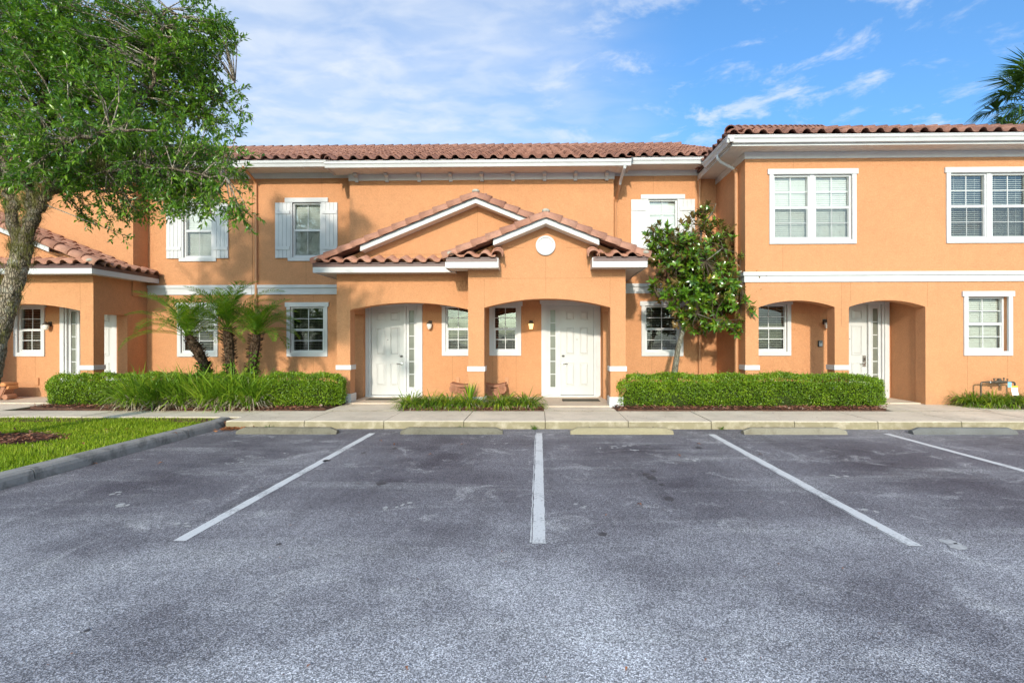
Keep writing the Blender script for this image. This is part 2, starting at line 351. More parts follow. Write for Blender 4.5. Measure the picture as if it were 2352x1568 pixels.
class MB:
    def __init__(self): self.v = []; self.f = []
    def quad(self, a, b, c, d): i = len(self.v); self.v += [a, b, c, d]; self.f.append((i, i+1, i+2, i+3)); return self
    def poly(self, pts): i = len(self.v); self.v += list(pts); self.f.append(tuple(range(i, i+len(pts)))); return self
    def box(self, x0, x1, y0, y1, z0, z1):
        if x0 > x1: x0, x1 = x1, x0
        if y0 > y1: y0, y1 = y1, y0
        if z0 > z1: z0, z1 = z1, z0
        i = len(self.v)
        self.v += [(x0,y0,z0),(x1,y0,z0),(x1,y1,z0),(x0,y1,z0),(x0,y0,z1),(x1,y0,z1),(x1,y1,z1),(x0,y1,z1)]
        self.f += [tuple(i+k for k in q) for q in ((0,3,2,1),(4,5,6,7),(0,1,5,4),(1,2,6,5),(2,3,7,6),(3,0,4,7))]
        return self
    def prism(self, prof, a0, a1, axis):                      # profile polygon swept along an axis, capped
        i = len(self.v); n = len(prof)
        def mk(p, a):
            return {'x': (a, p[0], p[1]), 'y': (p[0], a, p[1]), 'z': (p[0], p[1], a)}[axis]
        self.v += [mk(p, a0) for p in prof] + [mk(p, a1) for p in prof]
        for k in range(n): self.f.append((i+k, i+(k+1) % n, i+n+(k+1) % n, i+n+k))
        self.f += [tuple(i+k for k in range(n))[::-1], tuple(i+n+k for k in range(n))]
        return self
    def tube(self, pts, rad, n=8, cap=True):
        pts = [Vector(p) for p in pts]
        if isinstance(rad, (int, float)): rad = [rad]*len(pts)
        i = len(self.v); ref = None
        for k, p in enumerate(pts):
            d = (pts[min(k+1, len(pts)-1)] - pts[max(k-1, 0)]).normalized()
            if ref is None: ref = d.orthogonal().normalized()
            ref = (ref - d*ref.dot(d)).normalized(); b = d.cross(ref)
            for j in range(n):
                a = 2*math.pi*j/n; self.v.append(tuple(p + (ref*math.cos(a) + b*math.sin(a))*rad[k]))
        for k in range(len(pts)-1):
            for j in range(n):
                self.f.append((i+k*n+j, i+k*n+(j+1) % n, i+(k+1)*n+(j+1) % n, i+(k+1)*n+j))
        if cap:
            self.f.append(tuple(i+j for j in range(n))[::-1]); m = i+(len(pts)-1)*n; self.f.append(tuple(m+j for j in range(n)))
        return self
    def lathe(self, prof, c, n=16, axis='z'):
        i = len(self.v)
        for r, h in prof:
            for j in range(n):
                a = 2*math.pi*j/n; x, y = r*math.cos(a), r*math.sin(a)
                self.v.append((c[0]+x, c[1]+y, c[2]+h) if axis == 'z' else (c[0]+x, c[1]+h, c[2]+y))
        for k in range(len(prof)-1):
            for j in range(n): self.f.append((i+k*n+j, i+k*n+(j+1) % n, i+(k+1)*n+(j+1) % n, i+(k+1)*n+j))
        self.f.append(tuple(i+j for j in range(n))[::-1]); m = i+(len(prof)-1)*n; self.f.append(tuple(m+j for j in range(n)))
        return self
    def build(self, name, mat, parent=None, smooth=False, mir=None, bevel=0.0, recalc=True):
        v = self.v; f = self.f
        if mir is not None:
            v = [(mir - p[0], p[1], p[2]) for p in v]; f = [q[::-1] for q in f]
        me = bpy.data.meshes.new(name); me.from_pydata(v, [], f); me.validate()
        if recalc:
            import bmesh
            bm = bmesh.new(); bm.from_mesh(me); bmesh.ops.recalc_face_normals(bm, faces=bm.faces[:])
            if bevel: bmesh.ops.bevel(bm, geom=[e for e in bm.edges if len(e.link_faces) == 2 and e.calc_face_angle(0) > 0.5], offset=bevel, segments=2, affect='EDGES', clamp_overlap=True)
            bm.to_mesh(me); bm.free()
        me.materials.append(MAT[mat])
        if smooth: me.polygons.foreach_set('use_smooth', [True]*len(me.polygons))
        o = bpy.data.objects.new(name, me); link(o, parent); child_local(o, parent)
        return o

def mesh_np(name, V, faces_list, mat, parent=None, smooth=False):
    """V (n,3); faces_list: list of int arrays (m,k)"""
    me = bpy.data.meshes.new(name); V = np.asarray(V, np.float32)
    me.vertices.add(len(V)); me.vertices.foreach_set('co', V.ravel())
    loops = np.concatenate([f.ravel() for f in faces_list]).astype(np.int32)
    tot = np.concatenate([np.full(len(f), f.shape[1]) for f in faces_list]).astype(np.int32)
    st = np.concatenate([[0], np.cumsum(tot)[:-1]]).astype(np.int32)
    me.loops.add(len(loops)); me.loops.foreach_set('vertex_index', loops)
    me.polygons.add(len(tot)); me.polygons.foreach_set('loop_start', st)
    me.polygons.foreach_set('loop_total', tot)
    me.update(calc_edges=True)
    if smooth: me.polygons.foreach_set('use_smooth', np.ones(len(tot), bool))
    me.materials.append(MAT[mat])
    o = bpy.data.objects.new(name, me); link(o, parent); child_local(o, parent); return o

def norm(a): return a / np.maximum(np.linalg.norm(a, axis=-1, keepdims=True), 1e-9)
def leaves(c, d, up, ln, wd, fold=0.25, curl=0.15):
    """pointed leaves folded along the midrib; six points each"""
    n = len(c); d = norm(d); s = norm(np.cross(d, up)); u = norm(np.cross(s, d))
    ln = np.broadcast_to(ln, (n,))[:, None]; wd = np.broadcast_to(wd, (n,))[:, None]
    p0 = c; p3 = c + d*ln - u*ln*curl
    m = c + d*ln*0.5 + u*ln*curl*0.35
    l1 = m + s*wd*0.5 + u*wd*fold; r1 = m - s*wd*0.5 + u*wd*fold
    V = np.stack([p0, r1, p3, l1, m], 1).reshape(-1, 3); b = np.arange(n)[:, None]*5
    return V, np.concatenate([b+np.array([0, 4, 1]), b+np.array([1, 4, 2]), b+np.array([2, 4, 3]), b+np.array([3, 4, 0])])
def blades(base, az, ln, wd, lean, droop, twist=0.0):
    """arching grass blades, 4 rings"""
    n = len(base); h = np.stack([np.cos(az), np.sin(az), np.zeros(n)], 1); s = np.stack([-np.sin(az+twist), np.cos(az+twist), np.zeros(n)], 1)
    rows = []; ks = [0, 0.36, 0.72, 1.0]; ws = [0.7, 1.0, 0.75, 0.06]
    p = base.copy(); ang = lean.copy(); last = 0
    for k, w in zip(ks, ws):
        if k > 0:
            dl = (k-last)*ln; a = lean + droop*(k*k)
            p = p + h*(np.sin(a)*dl)[:, None]; p = p + np.array([0, 0, 1.0])*(np.cos(a)*dl)[:, None]; last = k
        rows += [p - s*(wd*w*0.5)[:, None], p + s*(wd*w*0.5)[:, None]]
    V = np.stack(rows, 1).reshape(-1, 3); b = np.arange(n)[:, None]*8
    return V, np.concatenate([b+np.array([0, 1, 3, 2]), b+np.array([2, 3, 5, 4]), b+np.array([4, 5, 7, 6])])
def joinVF(parts):
    V = []; Fs = {}; o = 0
    for v, f in parts:
        Fs.setdefault(f.shape[1], []).append(f+o); V.append(v); o += len(v)
    return np.concatenate(V), [np.concatenate(x) for x in Fs.values()]

# ------------------------------------------------------------------ ground, parking lot, kerbs, pavement
def structure(o): o['kind'] = 'structure'; return o
def sheet(name, pts, z, mat, parent=None):
    return MB().poly([(x, y, z) for x, y in pts]).build(name, mat, parent)
structure(sheet('ground', [(-400, -400), (400, -400), (400, 400), (-400, 400)], -0.04, 'ground_soil'))
lot = structure(sheet('parking_lot', [(-60, -60), (60, -60), (60, 9.86), (-60, 9.86)], 0.0, 'asphalt'))
def line_mesh(x0, x1, y0, y1, seed):
    r = random.Random(seed); n = 46; L = []; Rr = []
    for i in range(n+1):
        y = y0 + (y1-y0)*i/n
        L.append((x0 + r.uniform(-.004, .004), y, 0.004)); Rr.append((x1 + r.uniform(-.004, .004), y, 0.004))
    m = MB()
    for i in range(n): m.quad(L[i], Rr[i], Rr[i+1], L[i+1])
    return m
for k, (x, y0, y1) in enumerate([(-3.035, 4.30, 9.33), (-0.006, 4.28, 9.36), (3.065, 4.27, 9.27), (6.2, 4.27, 9.36), (9.25, 4.27, 9.36)]):
    line_mesh(x-.055, x+.055, y0, y1, k).build('parking_line', 'line_paint', lot)
    if k in (1, 2):
        line_mesh(x-.074, x-.064, y0+.02, y1-.1, k+20).build('old_line_edge', 'line_paint', lot)
def blot(name, x, y, rx, ry, mat, seed, z=0.004):
    r = random.Random(seed); n = 15; ph = r.random()*6
    pts = [(x + rx*math.cos(a)*(0.62+0.5*r.random()), y + ry*math.sin(a)*(0.62+0.5*r.random())) for a in [ph+2*math.pi*i/n for i in range(n)]]
    return sheet(name, pts, z, mat, lot)
def G(px, py, z=0.0):
    d = CAMR @ Vector(((px - CX) / F, -(py - CY) / F, -1.0)); t = (z - H) / d.z
    return d.x*t, d.y*t
for i, (px, py, s) in enumerate([(876, 1110, .07), (1496, 1097, .075), (1520, 1113, .045), (1484, 1089, .05), (1502, 1082, .04), (1537, 1145, .06), (750, 1058, .06), (835, 1040, .05), (1487, 1022, .05), (1385, 1227, .045), (905, 1030, .05), (2205, 990, .09), (2290, 992, .08), (198, 1448, .018), (640, 1250, .025), (1605, 1028, .06)]):
    x, y = G(px, py); blot('oil_stain', x, y, s, s*1.25, 'oil', i)
for i, (px, py, s) in enumerate([(535, 1063, .05), (545, 1058, .05), (283, 1131, .06), (285, 1160, .07), (425, 1205, .05), (652, 1041, .03), (930, 1160, .05), (905, 1165, .05), (1415, 1027, .07), (1437, 1025, .05), (1382, 1028, .05), (1460, 1032, .06), (1345, 1163, .05), (1590, 1055, .06), (560, 1130, .03), (1150, 1018, .04), (1930, 1093, .05), (2000, 1175, .05), (2210, 1250, .1)]):
    x, y = G(px, py)
    for q in range(3): blot('pale_scuff', x+random.uniform(-.1, .1), y+random.uniform(-.08, .08), s*random.uniform(.3, .8), s*random.uniform(.3, .8), 'scuff', 100+i*4+q)

# pavement slabs, each with its upright kerb face
pav = structure(MB().box(-20, 16, 9.95, 14.4, -0.03, 0.118).build('sidewalk', 'soil'))
JX = [-20.0, -18.5, -17.0, -15.5, -14.0, -12.5, -11.0, -9.3, -7.75, -6.02, -4.5, -2.97, -1.44, 0.11, 1.68, 3.24, 4.80, 6.35, 7.9, 9.45, 11.0, 12.6, 14.2, 16]
for i in range(len(JX)-1):
    x0, x1 = JX[i]+.006, JX[i+1]-.006
    yf = 9.80 if x0 > -6.1 else 10.32
    dz = random.uniform(-.003, .003)
    m = MB(); m.prism([(yf, -0.03), (yf+0.012, 0.135+dz), (yf+0.028, 0.15+dz), (11.19, 0.152+dz), (11.19, -0.03)], x0, x1, 'x')
    m.build('paving_slab', 'sidewalk', pav)
for (x0, x1, y1) in [(-20, -11.87, 12.55), (-4.68, -3.10, 12.62), (0.10, 1.66, 12.0), (7.58, 9.62, 13.6), (9.66, 16, 12.4)]:
    MB().box(x0, x1, 11.205, y1, -0.03, 0.156).build('paving_slab', 'sidewalk', pav)
for (x0, x1, y0, y1) in [(-4.66, -1.6, 12.40, 13.9), (-1.595, 1.68, 11.85, 13.9), (4.9, 9.3, 12.45, 13.7), (-16.6, -11.2, 12.42, 13.9)]:
    MB().box(x0, x1, y0, y1, 0.0, 0.178).build('porch_slab', 'porch_floor', pav)

# island kerb on the left, in cast lengths
kerb = structure(MB().box(-6.34, -6.10, 0.5, 10.31, -0.03, 0.02).build('kerb', 'kerb'))
prof = [(-6.10, -0.02), (-6.112, 0.085), (-6.13, 0.125), (-6.165, 0.15), (-6.32, 0.153), (-6.345, 0.14), (-6.35, -0.02)]
ys = [0.6, 3.2, 6.15, 8.9]
for a, b in zip(ys[:-1], ys[1:]): MB().prism(prof, a+.008, b-.008, 'y').build('kerb_stone', 'kerb', kerb, smooth=False)
m = MB(); n = 9; ring = []
for i in range(n):                                           # last length swings left into the pavement edge
    t = i/(n-1); yy = 8.91 + 1.40*t; sh = -0.10*max(0, t-.55)**2*5
    ring.append([(x+sh, yy, z) for x, z in prof])
for r in ring: m.v += r
k = len(prof)
for i in range(n-1):
    for j in range(k): m.f.append((i*k+j, i*k+(j+1) % k, (i+1)*k+(j+1) % k, (i+1)*k+j))
m.f += [tuple(range(k)), tuple((n-1)*k+j for j in range(k))]
m.build('kerb_stone', 'kerb', kerb)
structure(sheet('lawn_soil', [(-24, 0.5), (-6.345, 0.5), (-6.345, 10.325), (-24, 10.325)], 0.095, 'turf'))

# mulch beds
BEDS = {
 'palm': [(-11.85, 11.82), (-11.4, 11.62), (-10.2, 11.40), (-8.6, 11.27), (-6.5, 11.22), (-5.3, 11.28), (-4.85, 11.6), (-4.70, 12.1), (-4.70, 12.56), (-5.02, 12.62), (-5.02, 14.25), (-10.85, 14.25), (-10.95, 12.6), (-11.6, 12.3)],
 'porch': [(-3.10, 11.55), (-2.95, 11.32), (-1.2, 11.22), (0.0, 11.24), (0.10, 11.35), (0.08, 12.25), (-1.55, 12.3), (-2.9, 12.45)],
 'hedge': [(1.62, 11.65), (1.75, 11.42), (2.6, 11.26), (6.5, 11.23), (7.35, 11.27), (7.60, 11.45), (7.45, 12.28), (5.2, 12.3), (4.86, 12.32), (4.86, 14.25), (2.0, 14.25), (1.98, 12.0)],
 'meter': [(9.62, 12.25), (9.9, 11.95), (10.4, 11.62), (11.0, 11.42), (11.8, 11.33), (14.5, 11.3), (14.5, 12.29), (9.62, 12.29)],
}
bed_names = {}
for nm, pts in BEDS.items():
    m = MB(); m.poly([(x, y, 0.17) for x, y in pts]); n = len(pts)
    for i in range(n):
        a, b = pts[i], pts[(i+1) % n]; m.quad((a[0], a[1], 0.10), (b[0], b[1], 0.10), (b[0], b[1], 0.17), (a[0], a[1], 0.17))
    bed_names[nm] = structure(m.build('mulch_bed', 'soil'))
def inside(pts, x, y):
    r = np.zeros(len(x), bool); n = len(pts); j = n-1
    for i in range(n):
        xi, yi = pts[i]; xj, yj = pts[j]
        c = ((yi > y) != (yj > y)) & (x < (xj-xi)*(y-yi)/((yj-yi) or 1e-9)+xi); r ^= c; j = i
    return r
def chips(n, pts, spill=0.06):
    xs = [p[0] for p in pts]; ys_ = [p[1] for p in pts]
    x = rng.uniform(min(xs), max(xs), n*3); y = rng.uniform(min(ys_), max(ys_), n*3)
    y = min(ys_) + (y-min(ys_))*rng.uniform(0, 1, n*3)**0.6
    ok = inside(pts, x, y); x, y = x[ok][:n], y[ok][:n]; n = len(x)
    c = np.stack([x+rng.normal(0, spill*.4, n), y+rng.normal(0, spill*.4, n), 0.175+rng.uniform(0, .04, n)], 1)
    a = rng.uniform(0, 6.28, n); d = np.stack([np.cos(a), np.sin(a), rng.normal(0, .25, n)], 1)
    return leaves(c, d, np.tile([0, 0, 1.0], (n, 1)) + rng.normal(0, .3, (n, 3)), rng.uniform(.04, .12, n), rng.uniform(.018, .042, n), 0.1, 0.05)
for nm, n in (('palm', 5200), ('porch', 2000), ('hedge', 4200), ('meter', 1800)):
    V, f = chips(n, BEDS[nm]); o = mesh_np('mulch_chips', V, [f], 'chip')
    tag(o, {'palm': 'brown bark mulch chips under the palms and tall grass', 'porch': 'brown bark mulch chips between the two porch walks', 'hedge': 'brown bark mulch chips under the long clipped hedge', 'meter': 'brown bark mulch chips below the pipe assembly'}[nm], 'mulch', None, 'stuff')

# ------------------------------------------------------------------ roof tiles
PITCH, EXPO = 0.325, 0.37
def s_tile_mesh(mat):
    us = [0, .07, .17, .29, .41, .51, .60, .78, 1.0]; hs = [.002, .050, .078, .088, .078, .050, .014, -.006, .002]
    V = []; Fc = []; n = len(us)
    for (y, dz) in ((0, .044), (.43, .004)): V += [(u*PITCH, y, h+dz) for u, h in zip(us, hs)]
    V += [(u*PITCH, .002, h+.044-.028) for u, h in zip(us, hs)]
    V += [(u*PITCH, .43, h+.004-.024) for u, h in zip(us, hs)]
    for i in range(n-1):
        Fc += [(i, i+1, n+i+1, n+i), (2*n+i, 2*n+i+1, i+1, i), (2*n+i+1, 2*n+i, 3*n+i, 3*n+i+1)]
    me = bpy.data.meshes.new('roof_tile'); me.from_pydata(V, [], Fc); me.materials.append(MAT[mat])
    sm = [i % 3 == 0 for i in range(len(Fc))]; me.polygons.foreach_set('use_smooth', sm); return me
def barrel_mesh(mat, r0=.135, r1=.105, L=.43):
    V = []; Fc = []; n = 9
    for (y, r, dz) in ((0, r0, .02), (L, r1, 0), (0.002, r0-.024, .02)):
        for i in range(n):
            a = math.radians(-14 + 208*i/(n-1)); V.append((r*math.cos(a), y, dz + r*math.sin(a)*0.92))
    for i in range(n-1): Fc += [(i+1, i, n+i, n+i+1), (i, i+1, 2*n+i+1, 2*n+i)]
    me = bpy.data.meshes.new('ridge_tile'); me.from_pydata(V, [], Fc); me.materials.append(MAT[mat])
    me.polygons.foreach_set('use_smooth', [i % 2 == 0 for i in range(len(Fc))]); return me
TILE = {k: s_tile_mesh(k) for k in ('tile', 'tile_old')}
BARREL = {k: barrel_mesh(k) for k in ('tile', 'tile_old')}
RAKE = barrel_mesh('tile', .165, .14, .43)
class Tiles:
    def __init__(self, roof): self.roof = roof; self.lst = []; self.ridge = []; self.rake = []
    def basis(self, O, e, s):
        e = Vector(e).normalized(); s = Vector(s).normalized(); n = e.cross(s)
        M = Matrix.Identity(4)
        for i in range(3): M[i][0], M[i][1], M[i][2], M[i][3] = e[i], s[i], n[i], O[i]
        return M
    def slope(self, O, e, s, width, length, keep=None, expo=EXPO, start=0):
        e = Vector(e).normalized(); s = Vector(s).normalized(); O = Vector(O)
        nc = max(1, round(width/PITCH)); k = width/(nc*PITCH)
        for j in range(start, math.ceil(length/expo - 0.02)):
            for i in range(nc):
                p = O + e*(i*PITCH*k) + s*(j*expo)
                mid = p + e*PITCH*.5 + s*.2
                if keep and not keep(mid): continue
                M = self.basis(p + Vector((0, 0, random.uniform(-.007, .007))), e, s)
                M = M @ Matrix.Rotation(random.uniform(-.02, .02), 4, 'Z') @ Matrix.Diagonal((k, 1, 1, 1))
                self.lst.append(M)
    def run(self, A, B, across, step=.37, rake=False):
        A = Vector(A); B = Vector(B); d = (B-A); n = max(1, round(d.length/step)); st = d/n
        s = d.normalized(); e = Vector(across); e = (e - s*e.dot(s)).normalized()
        if e.cross(s).z < 0: e = -e
        for i in range(n):
            M = self.basis(A+st*i, e, s) @ Matrix.Rotation(random.uniform(-.02, .02), 4, 'Z'); (self.rake if rake else self.ridge).append(M)
    def finish(self, mat, budget):
        eye = Vector((0, 0, H))
        self.lst.sort(key=lambda M: (M.translation-eye).length)
        for M in self.lst[:budget]:
            o = bpy.data.objects.new('roof_tile', TILE[mat]); link(o, self.roof); o.matrix_basis = M
        for M in self.ridge:
            o = bpy.data.objects.new('ridge_tile', BARREL[mat]); link(o, self.roof); o.matrix_basis = M
        for M in self.rake:
            o = bpy.data.objects.new('rake_tile', RAKE); link(o, self.roof); o.matrix_basis = M
        rest = self.lst[budget:]
        if rest:
            me = TILE[mat]; n = len(me.vertices); co = np.empty(n*3, np.float32); me.vertices.foreach_get('co', co); co = co.reshape(-1, 3)
            co4 = np.concatenate([co, np.ones((n, 1))], 1); fc = np.array([p.vertices[:] for p in me.polygons])
            V = np.concatenate([(co4 @ np.array(M).T)[:, :3] for M in rest]); f = np.concatenate([fc+i*n for i in range(len(rest))])
            o = mesh_np('roof_tiles_upper', V, [f], mat, self.roof); o['kind'] = 'stuff'

# ------------------------------------------------------------------ wall, window, door builders
def wall(m, x0, x1, z0, z1, y, y1, holes=()):
    xs = sorted({x0, x1, *[h[0] for h in holes], *[h[1] for h in holes]}); zs = sorted({z0, z1, *[h[2] for h in holes], *[h[3] for h in holes]})
    for a, b in zip(xs[:-1], xs[1:]):
        for c, d in zip(zs[:-1], zs[1:]):
            if any(h[0]-1e-6 <= a and b <= h[1]+1e-6 and h[2]-1e-6 <= c and d <= h[3]+1e-6 for h in holes): continue
            m.quad((a, y, c), (b, y, c), (b, y, d), (a, y, d))
    for h in holes:
        a, b, c, d = h; q = y+.16
        m.quad((a, y, c), (a, y, d), (a, q, d), (a, q, c)); m.quad((b, y, d), (b, y, c), (b, q, c), (b, q, d))
        m.quad((a, y, d), (b, y, d), (b, q, d), (a, q, d)); m.quad((b, y, c), (a, y, c), (a, q, c), (b, q, c))
    m.quad((x0, y, z0), (x0, y, z1), (x0, y1, z1), (x0, y1, z0)); m.quad((x1, y, z1), (x1, y, z0), (x1, y1, z0), (x1, y1, z1))
    m.quad((x0, y, z1), (x1, y, z1), (x1, y1, z1), (x0, y1, z1))
def arch_wall(m, x0, x1, z0, z1, y0, y1, opens):
    cur = x0
    for (a, b, zs_, za) in opens:
        m.box(cur, a, y0, y1, z0, z1); cur = b
        w = (b-a)/2; r = (w*w+(za-zs_)**2)/(2*(za-zs_)); cx = (a+b)/2; cz = za-r; n = 28
        pts = [(a+(b-a)*i/n, cz+math.sqrt(max(0, r*r-(a+(b-a)*i/n-cx)**2))) for i in range(n+1)]
        for (xa, za_), (xb, zb_) in zip(pts[:-1], pts[1:]):
            m.quad((xa, y0, za_), (xb, y0, zb_), (xb, y0, z1), (xa, y0, z1)); m.quad((xb, y1, zb_), (xa, y1, za_), (xa, y1, z1), (xb, y1, z1))
            m.quad((xb, y0, zb_), (xa, y0, za_), (xa, y1, za_), (xb, y1, zb_)); m.quad((xa, y0, z1), (xb, y0, z1), (xb, y1, z1), (xa, y1, z1))
    m.box(cur, x1, y0, y1, z0, z1)
CAS = 0.10
def window(th, x0, x1, z0, z1, Y, mir=None, cap=True, units=1, tilt=35, horiz=True, shutters=0.0, deep=0.03, slats=True, label=None, sl=.05):
    c = CAS if not shutters else 0.055
    m = MB()
    hz = z1-.125 if cap else z1-c
    e = .04 if cap else 0
    if shutters: e = .15
    m.box(x0-e, x1+e, Y-.045, Y+.02, hz, z1)
    sb = z0+.105
    if shutters: m.box(x0-.07, x1+.07, Y-.04, Y+.02, z0, sb)
    else: m.box(x0, x1, Y-.035, Y+.02, z0, sb)
    m.box(x0, x0+c, Y-.034, Y+.02, sb, hz); m.box(x1-c, x1, Y-.034, Y+.02, sb, hz)
    w = m.build('window', 'trim', th, mir=mir, bevel=.004)
    if label: w['label'] = label
    gx0, gx1, gz0, gz1 = x0+c, x1-c, sb, hz
    fm = MB(); fy = Y+deep; mul = .10
    uw = (gx1-gx0-(units-1)*mul)/units; mm = MB(); bl = MB(); room = MB(); scr = MB(); panes = []
    for u in range(units):
        a = gx0+u*(uw+mul); b = a+uw
        if u: fm.box(a-mul, a, fy-.02, fy+.09, gz0, gz1)
        t = .042
        fm.box(a, a+t, fy, fy+.09, gz0, gz1); fm.box(b-t, b, fy, fy+.09, gz0, gz1)
        fm.box(a+t, b-t, fy, fy+.09, gz0, gz0+t*1.1); fm.box(a+t, b-t, fy, fy+.09, gz1-t, gz1)
        zm = (gz0+gz1)/2
        fm.box(a+t, b-t, fy+.012, fy+.075, zm-.03, zm+.03)
        fm.box(a+t, a+t+.022, fy+.02, fy+.05, gz0+t, zm-.03); fm.box(b-t-.022, b-t, fy+.02, fy+.05, gz0+t, zm-.03)
        fm.box(a+t+.022, b-t-.022, fy+.02, fy+.05, gz0+t, gz0+t+.03)
        xm = (a+b)/2
        for (p, q, r_, s_, yy) in ((a+t, b-t, zm+.03, gz1-t, fy+.055), (a+t+.022, b-t-.022, gz0+t+.03, zm-.03, fy+.036)):
            zc = (r_+s_)/2; bw = .009
            mm.box(xm-bw, xm+bw, yy-.006, yy+.006, r_, s_)
            if horiz: mm.box(p, xm-bw, yy-.006, yy+.006, zc-bw, zc+bw); mm.box(xm+bw, q, yy-.006, yy+.006, zc-bw, zc+bw)
            for (c0, c1) in ((p, xm-bw), (xm+bw, q)):
                for (d0, d1) in (((r_, zc-bw), (zc+bw, s_)) if horiz else ((r_, s_),)):
                    panes.append(MB().quad((c0, yy, d0), (c1, yy, d0), (c1, yy, d1), (c0, yy, d1)))
        if shutters or units == 2: scr.quad((a+t, fy+.014, gz0+t), (b-t, fy+.014, gz0+t), (b-t, fy+.014, zm-.02), (a+t, fy+.014, zm-.02))
        if slats:
            z = gz0+t+.02; sw = sl; by = fy+.13; ca, sa = math.cos(R(tilt))*sw/2, math.sin(R(tilt))*sw/2
            while z < gz1-t:
                dz = random.uniform(-.002, .002)
                bl.quad((a+.02, by-ca, z-sa+dz), (b-.02, by-ca, z-sa+dz), (b-.02, by+ca, z+sa), (a+.02, by+ca, z+sa)); z += .047
            for xx in (a+uw*.22, b-uw*.22): bl.box(xx-.002, xx+.002, by-ca-.003, by-ca-.001, gz0+t, gz1-t)
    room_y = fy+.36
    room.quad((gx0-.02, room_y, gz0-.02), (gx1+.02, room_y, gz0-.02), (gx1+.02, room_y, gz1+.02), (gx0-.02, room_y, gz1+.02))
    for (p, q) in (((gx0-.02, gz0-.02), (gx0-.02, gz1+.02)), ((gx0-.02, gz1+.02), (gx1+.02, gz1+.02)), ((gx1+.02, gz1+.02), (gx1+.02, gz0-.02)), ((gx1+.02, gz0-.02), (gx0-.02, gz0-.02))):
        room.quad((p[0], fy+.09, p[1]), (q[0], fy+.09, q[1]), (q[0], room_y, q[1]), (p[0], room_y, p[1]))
    fm.build('window_frame', 'vinyl', w, mir=mir); mm.build('muntin', 'vinyl', w, mir=mir)
    for p in panes: p.build('pane', 'glass', w, mir=mir, recalc=False)
    if bl.v: bl.build('blind', 'blind_open' if sl < .045 else 'blind', w, mir=mir, recalc=False)
    if scr.v: scr.build('insect_screen', 'insect_screen', w, mir=mir, recalc=False)
    room.build('room_interior', 'room', w, mir=mir, recalc=False)
    if shutters:
        for (a, b) in ((x0-shutters, x0+.012), (x1-.012, x1+shutters)):
            sm = MB().box(a+.01, b-.01, Y-.022, Y, z0+.09, z1-.14).build('shutter', 'trim', th, mir=mir)
            nb = 4; bw = (b-a)/nb; zb, zt = z0+.085, z1-.135
            for i in range(nb): MB().box(a+i*bw+.0025, a+(i+1)*bw-.0025, Y-.045, Y-.023, zb, zt).build('board', 'trim', sm, mir=mir, bevel=.003)
            for zz in (zb+.27, zt-.27): MB().box(a+.012, b-.012, Y-.066, Y-.0455, zz-.048, zz+.048).build('batten', 'trim', sm, mir=mir, bevel=.003)
    return w
def hole(x0, x1, z0, z1, shutters=0.0):
    c = CAS if not shutters else 0.055
    return (x0+c-.004, x1-c+.004, z0+.101, z1-.121)

